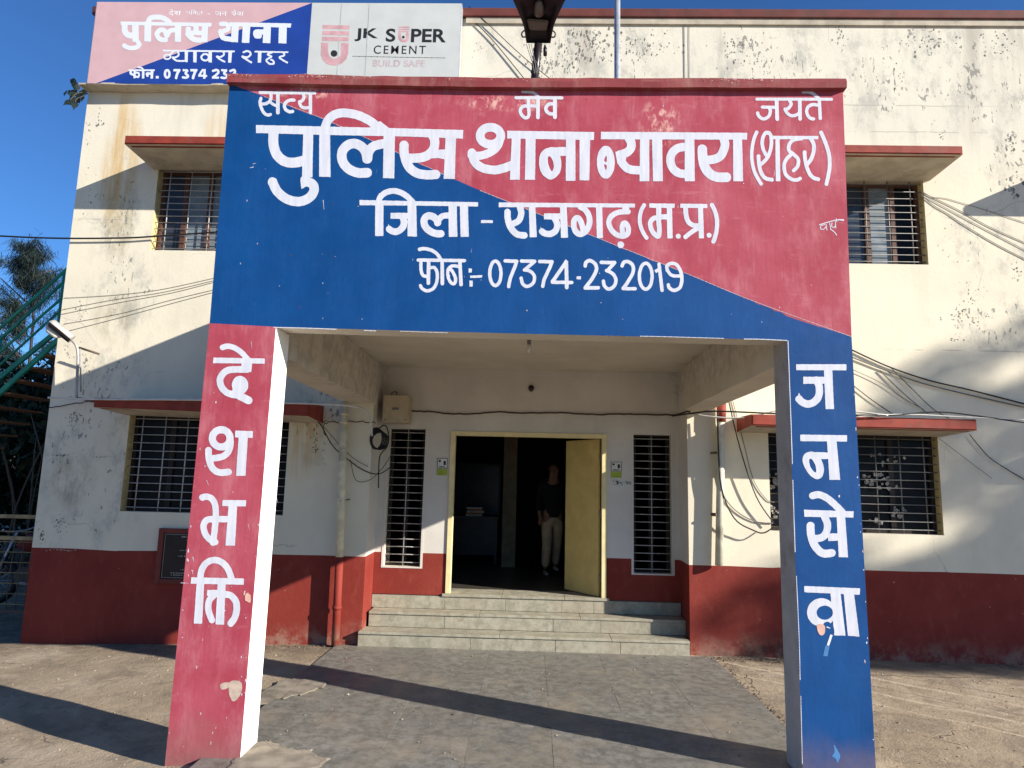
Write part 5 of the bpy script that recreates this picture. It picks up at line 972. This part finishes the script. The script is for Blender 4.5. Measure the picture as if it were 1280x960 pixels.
link('etched_lines', bm_mesh(bm), PQ, M['etch'], kind='stuff')

# ------------------------------------------------------------------ person walking inside the hall
def skinned(name, nodes, edges, mat, parent, sub=2, seed=0):
    me = bpy.data.meshes.new(name); me.from_pydata([n[0] for n in nodes], edges, []); me.update()
    for m_ in [mat]: me.materials.append(m_)
    o = bpy.data.objects.new(name, me); COL.objects.link(o)
    md = o.modifiers.new('skin', 'SKIN'); md.use_smooth_shade = True
    for i, n in enumerate(nodes):
        sv = me.skin_vertices[0].data[i]; r = n[1]; sv.radius = r if isinstance(r, tuple) else (r, r); sv.use_root = (i == seed)
    o.modifiers.new('sub', 'SUBSURF').levels = sub; o.modifiers['sub'].render_levels = sub
    bpy.context.view_layer.update()
    m2 = bpy.data.meshes.new_from_object(o.evaluated_get(bpy.context.evaluated_depsgraph_get())); bpy.data.objects.remove(o)
    for p in m2.polygons: p.use_smooth = True
    m2.materials.clear(); return m2
px_, py_ = .36, 5.55
MAN = empty('person', (px_, py_, LAND), 'person in black shirt and khaki trousers walking in the dim hall behind the open door', 'person')
Mx = Matrix.Translation((px_, py_, LAND)) @ Matrix.Rotation(math.radians(12), 4, 'Z') @ Matrix.Scale(.97, 4)
def T3(l): return l
bn = [((0, 0, .93), .105), ((0, -.005, 1.08), (.14, .10)), ((0, 0, 1.26), (.16, .11)), ((0, 0, 1.38), (.13, .09)), ((0, -.01, 1.46), .055), ((0, -.03, 1.53), .06), ((0, -.035, 1.61), (.075, .088)), ((0, -.03, 1.68), .062),
      ((-.17, 0, 1.39), .058), ((-.22, .02, 1.14), .042), ((-.22, -.07, .92), .032), ((-.215, -.09, .86), (.036, .018)), ((.17, 0, 1.39), .058), ((.215, .03, 1.14), .042), ((.24, .0, .90), .032), ((.24, -.01, .84), (.036, .018)),
      ((-.085, 0, .88), .095), ((-.095, -.09, .50), .062), ((-.10, .02, .09), .04), ((.085, 0, .88), .095), ((.09, .07, .50), .062), ((.10, .20, .11), .04), ((0, -.10, 1.585), .022), ((0, -.085, 1.56), .03)]
be = [(0, 1), (1, 2), (2, 3), (3, 4), (4, 5), (5, 6), (6, 7), (3, 8), (8, 9), (9, 10), (10, 11), (3, 12), (12, 13), (13, 14), (14, 15), (0, 16), (16, 17), (17, 18), (0, 19), (19, 20), (20, 21), (5, 23), (23, 22)]
for hx, sgn, wi in ((-.215, 1, 11), (.24, -1, 15)):      # five fingers on each hand
    wp = bn[wi][0]
    for f, (dx_, ln_) in enumerate(((-.024, .068), (-.008, .078), (.008, .073), (.022, .058))):
        a = len(bn); bn.append(((wp[0]+dx_*.8, wp[1], wp[2]-.035), .010)); bn.append(((wp[0]+dx_, wp[1]-.006, wp[2]-.035-ln_*.5), .009)); bn.append(((wp[0]+dx_, wp[1]-.022, wp[2]-.035-ln_), .007)); be += [(wi, a), (a, a+1), (a+1, a+2)]
    a = len(bn); bn.append(((wp[0]+sgn*.034, wp[1]-.016, wp[2]-.005), .011)); bn.append(((wp[0]+sgn*.046, wp[1]-.03, wp[2]-.042), .009)); be += [(wi, a), (a, a+1)]
def man_part(name, m2, mat):
    m2.transform(Mx); return link(name, m2, MAN, mat)
man_part('body', skinned('body', bn, be, M['skin'], MAN), M['skin'])
sn = [((0, 0, .80), (.18, .145)), ((0, -.005, 1.06), (.162, .12)), ((0, 0, 1.26), (.18, .128)), ((0, 0, 1.38), (.15, .105)), ((0, -.005, 1.43), .07), ((-.175, 0, 1.385), .072), ((-.222, .02, 1.14), .056), ((-.222, -.06, .95), .046), ((.175, 0, 1.385), .072), ((.218, .03, 1.14), .056), ((.238, .005, .94), .046)]
man_part('shirt', skinned('shirt', sn, [(0, 1), (1, 2), (2, 3), (3, 4), (3, 5), (5, 6), (6, 7), (3, 8), (8, 9), (9, 10)], M['shirt'], MAN), M['shirt'])
tn = [((0, .0, .95), (.155, .115)), ((0, .0, .86), (.16, .125)), ((-.09, 0, .80), .108), ((-.097, -.085, .50), .082), ((-.10, .01, .12), .066), ((.09, 0, .80), .108), ((.092, .065, .50), .082), ((.10, .185, .14), .066)]
man_part('trousers', skinned('trousers', tn, [(0, 1), (1, 2), (2, 3), (3, 4), (1, 5), (5, 6), (6, 7)], M['trouser'], MAN), M['trouser'])
for fx, fy, fz, tilt in ((-.10, .03, .0, 0), (.10, .21, .05, .1)): man_part('shoe', skinned('shoe', [((fx, fy+.03, fz+.05), (.038, .04)), ((fx, fy-.08, fz+.038), (.042, .032)), ((fx, fy-.17, fz+.030), (.036, .022))], [(0, 1), (1, 2)], M['shoe'], MAN), M['shoe'])
man_part('hair', skinned('hair', [((0, .015, 1.60), (.078, .07)), ((0, 0, 1.68), (.082, .08)), ((0, -.05, 1.70), (.072, .05))], [(0, 1), (1, 2)], M['hair'], MAN), M['hair'])
for ex_ in (-.028, .028):
    m_e = skinned('eye', [((ex_, -.103, 1.622), .009), ((ex_, -.108, 1.622), .008)], [(0, 1)], M['hair'], MAN, 1); man_part('eye', m_e, M['hair'])
    m_e = skinned('ear', [((ex_*2.75, -.03, 1.595), .012), ((ex_*2.9, -.025, 1.635), .014)], [(0, 1)], M['skin'], MAN, 1); man_part('ear', m_e, M['skin'])
man_part('mouth', skinned('mouth', [((-.02, -.098, 1.548), .006), ((.02, -.098, 1.548), .006)], [(0, 1)], M['etch'], MAN, 1), M['shirt'])
# furniture glimpsed in the hall
DK = empty('office_desk', (-.75, 7.2, LAND), 'dim steel desk stacked with papers deep inside the hall', 'desk')
box('desk_top', -1.5, -.50, 6.9, 7.5, LAND+.72, LAND+.76, M['cupboard'], DK); box('desk_panel', -1.46, -.54, 6.95, 6.97, LAND+.12, LAND+.719, M['cupboard'], DK)
for a in (-1.48, -.56): box('leg', a, a+.04, 6.92, 7.48, LAND, LAND+.719, M['cupboard'], DK)
FL = empty('file_stack', (-.9, 7.1, LAND+.76), 'stack of orange and white files on the dim desk', 'files')
for k in range(5): box('file', -1.05+rnd.uniform(-.02, .02), -.78+rnd.uniform(-.02, .02), 6.98, 7.2, LAND+.7605+k*.03, LAND+.789+k*.03, M['orange'] if k % 2 else M['paper'], FL)
CB = empty('steel_cupboard', (-1.4, 8.6, LAND), 'dark steel cupboard with glass front at the back of the hall', 'cupboard')
box('cabinet', -1.9, -.55, 8.6, 9.0, LAND, LAND+1.7, M['cupboard'], CB)
for a in (-1.87, -1.21): box('glass_door', a, a+.62, 8.585, 8.599, LAND+.7, LAND+1.65, M['glass_up'], CB)

# ------------------------------------------------------------------ side yard on the left: outside stair, trees, hedge, grid gate
ST = empty('steel_staircase', (-8, 5.2, 0), 'green steel outside staircase with rusty treads climbing to the left side of the building', 'staircase')
YF, YK = 4.3, 5.25
def rail(p0, p1, Yq, r, nm):
    a, b = at(*p0, Yq), at(*p1, Yq); d = (b-a); s0 = -1.6; s1 = (XC-.02-a.x)/d.x
    P0, P1 = a+d*s0, a+d*min(s1, 1.6); return tube(nm, [tuple(P0), tuple((P0+P1)/2), tuple(P1)], r, M['green'], ST, 8), a, d
rl = {}
for key, p0, p1, Yq, r, nm in (('A', (0, 410), (81, 339), YF, .022, 'handrail'), ('C', (0, 440), (76, 374), YF, .018, 'middle_rail'), ('B', (0, 424), (77, 355), YK, .024, 'handrail'), ('D', (0, 456), (70, 393), YK, .018, 'middle_rail')):
    o_, a, d = rail(p0, p1, Yq, r, nm); rl[key] = (a, d)
def stringer(p0, p1, Yq, hh):
    a, b = at(*p0, Yq), at(*p1, Yq); d = b-a; P0, P1 = a+d*-1.6, a+d*((XC-.02-a.x)/d.x); bm = bmesh.new()
    for yo, z0_, z1_, in ((0, -hh, hh),): hexa(bm, [(P0.x, Yq-.02, P0.z-hh), (P1.x, Yq-.02, P1.z-hh), (P1.x, Yq+.02, P1.z-hh), (P0.x, Yq+.02, P0.z-hh), (P0.x, Yq-.02, P0.z+hh), (P1.x, Yq-.02, P1.z+hh), (P1.x, Yq+.02, P1.z+hh), (P0.x, Yq+.02, P0.z+hh)])
    link('stringer', bm_mesh(bm), ST, M['green']); return a, d
sF = stringer((0, 491), (67, 430), YF, .045); sK = stringer((0, 472), (69, 416), YK, .045)
for k in range(-9, 12):
    t = k*.26; p = sF[0]+sF[1]*t
    if p.x > XC-.15 or p.z < .1: continue
    box('stair_tread', p.x-.13, p.x+.13, YF+.021, YK-.021, p.z-.012, p.z+.012, M['tread'], ST)
    if k % 9 == 4:
        for key, s_, Yq in (('A', sF, YF), ('B', sK, YK)):
            a, d = rl[key]; tt = (p.x-a.x)/d.x; zt2 = a.z+d.z*tt; a2, d2 = s_; zb2 = a2.z+d2.z*((p.x-a2.x)/d2.x)
            tube('baluster', [(p.x, Yq, zb2), (p.x, Yq, zt2)], .018, M['green'], ST, 6)
def foliage(name, centres, n, size, mat, parent, aspect=2.2, droop=0.0, seed=1, **k):
    r_ = np.random.default_rng(seed); V_ = []; F_ = []
    cs = np.array([c[:3] for c in centres]); rad = np.array([c[3] for c in centres]); wt = rad**2; wt = wt/wt.sum()
    idx = r_.choice(len(cs), n, p=wt); off = r_.normal(size=(n, 3)); off /= np.linalg.norm(off, axis=1)[:, None]; off *= (r_.random(n)**.45)[:, None]
    P = cs[idx]+off*rad[idx][:, None]*np.array([1, 1, .8])
    u = r_.normal(size=(n, 3)); u[:, 2] -= droop; u /= np.linalg.norm(u, axis=1)[:, None]; v = np.cross(u, r_.normal(size=(n, 3))); v /= np.linalg.norm(v, axis=1)[:, None]
    s = size*(.6+.8*r_.random(n))[:, None]
    a, b, c, d = P-u*s*aspect/2, P+v*s/2, P+u*s*aspect/2, P-v*s/2
    V_ = np.stack([a, b, c, d], 1).reshape(-1, 3); F_ = np.arange(4*n).reshape(-1, 4)
    me = bpy.data.meshes.new(name); me.from_pydata(V_.tolist(), [], F_.tolist()); me.update(); return link(name, me, parent, mat, kind='stuff', **k)
# feathery tree behind the stair
r3 = np.random.default_rng(5)
tb = gr(38, 640, 0); TY = 15.0
tc = at(42, 400, TY)
TR = empty('feathery_tree', (tc.x, TY, 0), 'slender dark feathery tree rising above the green staircase', 'tree')
top = at(38, 303, TY); tube('trunk', [(tc.x+.2, TY, 0), (tc.x+.1, TY, tc.z*.5), (tc.x, TY, tc.z), (top.x, TY, top.z)], [.06, .05, .035, .008], M['frame_dk'], TR, 8)
tips = []
for k in range(60):
    z = 1.2+(top.z-1.5)*(k/59)**.9; a = r3.uniform(0, 6.28); L_b = (.5+1.35*min(1, (top.z-z)/3.2))*r3.uniform(.6, 1.1); f = z/top.z; bx0 = tc.x+.1-(tc.x+.1-top.x)*f
    p0 = Vector((bx0, TY, z)); p1 = p0+Vector((math.cos(a)*L_b*.6, math.sin(a)*L_b*.6, L_b*.5)); p2 = p0+Vector((math.cos(a)*L_b, math.sin(a)*L_b, L_b*.42)); 
    if k % 3 == 0: tube('branch', [tuple(p0), tuple(p1), tuple(p2)], [.025, .014, .005], M['bark'], TR, 5)
    for q in np.linspace(.3, 1, 5): tips.append(p0.lerp(p2, q)+Vector((0, 0, .1*q)))
me_v = []; me_f = []
for tpt in tips:
    for _ in range(80):
        L_n = r3.uniform(.14, .34); d = Vector((r3.normal()*.55, r3.normal()*.55, -r3.uniform(.15, 1))).normalized(); s_ = Vector((r3.normal(), r3.normal(), 0)).normalized()*.009
        o_ = tpt+Vector((r3.normal()*.11, r3.normal()*.11, r3.normal()*.10)); i = len(me_v); me_v += [tuple(o_-s_), tuple(o_+s_), tuple(o_+d*L_n+s_*.4), tuple(o_+d*L_n-s_*.4)]; me_f.append((i, i+1, i+2, i+3))
me = bpy.data.meshes.new('crown'); me.from_pydata(me_v, [], me_f); link('crown', me, TR, M['leaf_dark'], kind='stuff')
# hedge mass and compound wall that close the side yard
box('compound_wall', -40, -5.9, 19, 19.25, 0, 2.6, M['compound'], None, label='low dark compound wall far behind the side yard staircase', cat='wall')
HG = empty('shrub_belt', (-10, 11, 0), 'dark overgrown shrubs filling the shaded side yard below the staircase', 'shrubs')
cs = [(r3.uniform(-17, -6.6), r3.uniform(9.5, 13.5), r3.uniform(.4, 4.0), r3.uniform(.7, 1.25)) for _ in range(95)]
foliage('foliage', cs, 70000, .085, M['leaf_hedge'], HG, 2.4, .3, 8)
bm = bmesh.new()
for _ in range(46):
    x, y = r3.uniform(-14, -6.5), r3.uniform(7.4, 10); h_ = r3.uniform(1.6, 3.4); lean = r3.normal()*.5
    tube_into(bm, crv([(x, y, 0), (x+lean*.3, y, h_*.5), (x+lean, y+r3.normal()*.3, h_)], 3), [.022]*3+[.016]*3+[.006], 5)
link('bare_stems', bm_mesh(bm), HG, M['bark'], kind='stuff')
# wire-grid gate closing the side passage
GY = 3.75
GT = empty('grid_gate', (-6.6, GY, 0), 'rusty wire-grid gate with wooden rails closing the left side passage', 'gate')
zr1, zr2 = at(20, 645.5, GY).z, at(20, 672.5, GY).z; xg0, xg1 = -9.2, XC-.06
for z in (zr1, zr2): box('top_rail', xg0, xg1, GY-.03, GY+.03, z-.022, z+.022, M['wood'], GT)
box('bottom_rail', xg0, xg1, GY-.015, GY+.015, .12, .16, M['rust'], GT)
for x in (xg0, -7.5, xg1-.03): box('gate_post', x, x+.035, GY+.031, GY+.066, 0, zr1+.03, M['rust'], GT)
k = 0; x = xg1-.10
while x > xg0:
    tube('grid_wire', [(x, GY, .14), (x-.02, GY, (zr2)/2), (x+.01, GY, zr2)], .007, M['rust'], GT, 5); x -= .115
for i in range(8): z = .22+i*.125; tube('grid_wire', [(xg0, GY-.011, z), (xg1, GY-.011, z+.01)], .006, M['wood'], GT, 5)
# parked motorcycle glimpsed as a dark shape behind the gate
MC = empty('motorcycle', (-7.0, 5.0, 0), 'dark motorcycle parked in the shade behind the wire-grid gate', 'motorcycle')
for wx in (-7.55, -6.35):
    o_ = tube('wheel', [(wx+.29*math.cos(a), 5.0, .31+.29*math.sin(a)) for a in np.linspace(0, 6.2832, 25)], .045, M['cable'], MC, 8)
    for a in np.linspace(0, math.pi, 7)[:-1]: tube('spoke', [(wx-.27*math.cos(a), 5.0, .31-.27*math.sin(a)), (wx+.27*math.cos(a), 5.0, .31+.27*math.sin(a))], .004, M['metal'], o_, 4)
tube('frame', crv([(-7.55, 5.0, .31), (-7.35, 5.0, .78), (-6.9, 5, .62), (-6.35, 5, .31)], 5), .022, M['cable'], MC); tube('fork', [(-7.55, 4.95, .31), (-7.3, 4.95, .98)], .018, M['metal'], MC)
tube('fuel_tank', [(-7.28, 5, .80), (-7.15, 5, .84), (-6.98, 5, .82), (-6.85, 5, .78)], [.05, .13, .13, .06], M['dado'], MC, 12); tube('seat', [(-6.88, 5, .78), (-6.6, 5, .79), (-6.2, 5, .84)], [.07, .10, .06], M['cable'], MC, 10)
tube('handlebar', crv([(-7.3, 4.68, 1.04), (-7.33, 4.85, 1.0), (-7.33, 5.15, 1.0), (-7.3, 5.32, 1.04)], 4), .013, M['metal'], MC); tube('engine', [(-7.1, 4.9, .38), (-7.1, 5.1, .38)], .14, M['rust'], MC, 12); tube('exhaust', [(-7.1, 4.86, .3), (-6.7, 4.84, .27), (-6.1, 4.84, .34)], [.02, .03, .035], M['metal'], MC)

# ------------------------------------------------------------------ trees across the road to the right: they throw the dappled shade on the right wall
def yard_tree(x, y, h, crown_z, rx, nl, seed, label, clumps=34, zs_=1.8, ra=.35, rb=.75):
    T = empty('roadside_tree', (x, y, 0), label, 'tree', 'roadside trees right of the building'); r_ = np.random.default_rng(seed)
    tube('trunk', crv([(x, y, 0), (x+.2, y, h*.3), (x-.1, y+.1, h*.6), (x, y, h*.85)], 4), [.24-.2*i/12 for i in range(13)], M['bark'], T, 10)
    cs = []
    for k in range(clumps):
        a = r_.uniform(0, 6.28); rr = rx*math.sqrt(r_.random()); z = crown_z+r_.uniform(-zs_, zs_)*math.sqrt(max(0, 1-(rr/rx)**2*.7)); c = (x+rr*math.cos(a), y+rr*math.sin(a), z); cs.append((*c, r_.uniform(ra, rb)))
        if k % 3 == 0: tube('branch', crv([(x, y, z-1.6-rr*.25), ((x+c[0])/2, (y+c[1])/2, z-.7), c], 3), [.07-.055*i/6 for i in range(7)], M['bark'], T, 5)
    foliage('crown', cs, nl, .085, M['leaf'], T, 1.9, .2, seed)
yard_tree(26.0, -5.5, 13.0, 11.1, 1.9, 6200, 3, 'leafy roadside tree nearest to the right end of the building', 30, 2.0, .26, .60)
yard_tree(30.5, -7.2, 15.5, 12.8, 1.5, 2600, 4, 'taller roadside tree behind the nearest one on the right', 16, 1.3, .22, .5)
yard_tree(27.5, -2.0, 13.0, 10.5, 2.6, 9000, 6, 'broad roadside tree at the far right of the row', 34, 2.3, .3, .65)

yard_tree(25.0, -5.75, 11.5, 9.45, 1.05, 6500, 9, 'low dense roadside tree in front of the row', 26, .62, .3, .55)

# ------------------------------------------------------------------ flaked paint: small ragged chips standing proud or bare on the porch front
bm = bmesh.new(); r5 = random.Random(21)
def chip(x, z, r, mi, tall=1.0, y=-.0008):
    n_ = r5.randint(5, 8); a0 = r5.random()*6.28
    bm.faces.new([bm.verts.new((x+r*math.cos(a0+6.283*k/n_)*r5.uniform(.45, 1.25), y-r5.uniform(0, .0003), z+r*tall*math.sin(a0+6.283*k/n_)*r5.uniform(.45, 1.25))) for k in range(n_)]).material_index = mi
for _ in range(48):                                            # red pillar
    z = r5.uniform(.05, 2.8)*r5.uniform(.4, 1); f = z/2.9; xa_, xb_ = C_[0]+(B_[0]-C_[0])*f, D_[0]+(E_[0]-D_[0])*f
    x = r5.choice((xa_+abs(r5.gauss(0, .03)), xb_-abs(r5.gauss(0, .03)), r5.uniform(xa_, xb_), r5.uniform(xa_, xb_))); x = min(max(x, xa_+.008), xb_-.008)
    chip(x, z, r5.uniform(.002, .007), r5.choice((0, 0, 1, 2)), r5.uniform(.7, 2.4))
for _ in range(20):                                            # blue pillar
    z = r5.uniform(.05, 2.7); f = z/2.9; xa_, xb_ = G_[0]+(F_[0]-G_[0])*f, H_[0]+(I_[0]-H_[0])*f
    x = r5.choice((xb_-abs(r5.gauss(0, .01)), xb_-abs(r5.gauss(0, .01)), r5.uniform(xa_, xb_))); chip(min(x, xb_-.006), z, r5.uniform(.002, .006), r5.choice((0, 2)), r5.uniform(.7, 2.2))
for _ in range(90):                                            # lintel
    chip(r5.uniform(-2.2, 2.15), r5.uniform(2.98, 4.72), r5.uniform(.0015, .005), r5.choice((0, 1, 2, 3)), r5.uniform(.5, 2.5))
for _ in range(50):
    chip(r5.uniform(-2.2, 2.15), 4.72+r5.uniform(-.02, .02), r5.uniform(.002, .007), 3, .6)
for _ in range(110):
    cx3 = at(r5.choice((392, 392, 440, 300, 905, 945, 640, 560))+r5.gauss(0, 14), 92, -.05).x; i3 = min(range(len(T_)), key=lambda q: abs(T_[q][0]-cx3)); chip(cx3, T_[i3][1]-.020-abs(r5.gauss(0, .014)), r5.uniform(.002, .006), r5.choice((1, 2, 2, 0)), r5.uniform(.5, 1.2), -.0535)
for (x0c, y0c, x1c, y1c, wdc) in ((241, 696, 242, 702, .8), (239, 713, 242, 713, .7), (240.5, 713, 241, 718, .7), (226, 728.5, 236, 729, .6), (314, 427, 315, 436, .5), (345, 620, 347, 628, .5), (310, 655, 312, 662, .5), (258, 600, 261, 607, .5), (317, 208.5, 312, 210, 1.1), (404, 250, 405, 262, .8), (316, 205, 320, 204, .7)):
    a, b = at(x0c, y0c, -.0009), at(x1c, y1c, -.0009); d_ = (b-a).normalized(); nn = Vector((-d_.z, 0, d_.x))*(wdc*.0028); bm.faces.new([bm.verts.new(tuple(q)) for q in (a-nn, b-nn*.4, b+nn*.4, a+nn)]).material_index = 0
me = bpy.data.meshes.new('paint_chips'); bm.to_mesh(me); bm.free(); link('paint_chips', me, G, [M['white_paint'], M['patch'], M['faint_text'], M['plaque_red']], kind='stuff')

# flakes of lost limewash on the facade: ragged dark spots in the clusters the weather has made
bm = bmesh.new(); r6 = random.Random(5)
def flake(px_, py_, r, mi, tall):
    p_ = at(px_, py_, YW-.0012); x, z = p_.x, p_.z
    if any(h[0]-.02 < x < h[1]+.02 and h[2]-.02 < z < h[3]+.02 for h in WIN.values()) or x < XC+.02: return
    n_ = r6.randint(5, 9); a0 = r6.random()*6.28
    bm.faces.new([bm.verts.new((x+r*math.cos(a0+6.283*k/n_)*r6.uniform(.35, 1.3), p_.y-r6.uniform(0, .0004), z+r*tall*math.sin(a0+6.283*k/n_)*r6.uniform(.4, 1.25))) for k in range(n_)]).material_index = mi
for cx_c, cy_c, sx_c, sy_c, n_c, rr_c, tl_c in ((735, 55, 32, 20, 150, .016, 1.9), (810, 60, 35, 22, 60, .014, 1.8), (700, 78, 25, 10, 50, .014, 1.8), (925, 60, 30, 20, 60, .013, 1.6), (1158, 52, 26, 16, 60, .017, 1.1), (1052, 45, 8, 22, 30, .014, 1.6), (1125, 95, 8, 12, 12, .014, 1.8), (1245, 55, 20, 16, 40, .016, 1.2),
        (1262, 178, 8, 10, 18, .020, 1.3), (1180, 168, 6, 5, 9, .014, 1), (1128, 232, 14, 5, 14, .011, 1.2), (1150, 225, 16, 10, 14, .010, 1.4), (1205, 395, 18, 12, 36, .018, .8), (1196, 425, 8, 3, 9, .016, .8), (1215, 370, 14, 30, 30, .010, 1.4), (1270, 345, 6, 14, 16, .014, 1.3), (1190, 300, 14, 30, 18, .009, 1.3), (1265, 230, 10, 14, 26, .020, 1.6),
        (78, 569, 15, 1.6, 46, .014, .5), (130, 571, 14, 1.6, 30, .011, .5), (92, 522, 9, 7, 34, .014, 1.1), (78, 655, 10, 10, 30, .012, 1), (52, 672, 4, 9, 12, .014, 1.4), (125, 150, 5, 10, 12, .013, 2), (112, 165, 6, 16, 12, .010, 1.6), (100, 390, 7, 9, 22, .011, 1.2), (100, 455, 6, 20, 24, .012, 1.3), (112, 250, 8, 26, 24, .009, 1.4), (85, 440, 5, 18, 14, .010, 1.5),
        (600, 60, 14, 22, 20, .010, 1.3), (395, 555, 8, 16, 20, .014, 1.5), (400, 525, 10, 5, 24, .016, .8)):
    for _ in range(n_c): flake(cx_c+r6.gauss(0, sx_c*.6), cy_c+r6.gauss(0, sy_c*.6), rr_c*r6.uniform(.25, 1.0), r6.choice((0, 0, 1)), tl_c*r6.uniform(.6, 1.4))
for k in range(9): flake(58+k*4.5, 689-r6.random()*2, .020*r6.uniform(.5, 1.2), 1, .35)
me = bpy.data.meshes.new('flaked_spots'); bm.to_mesh(me); bm.free(); link('flaked_spots', me, B, [M['flake_dark'], M['flake_grey']], kind='stuff')
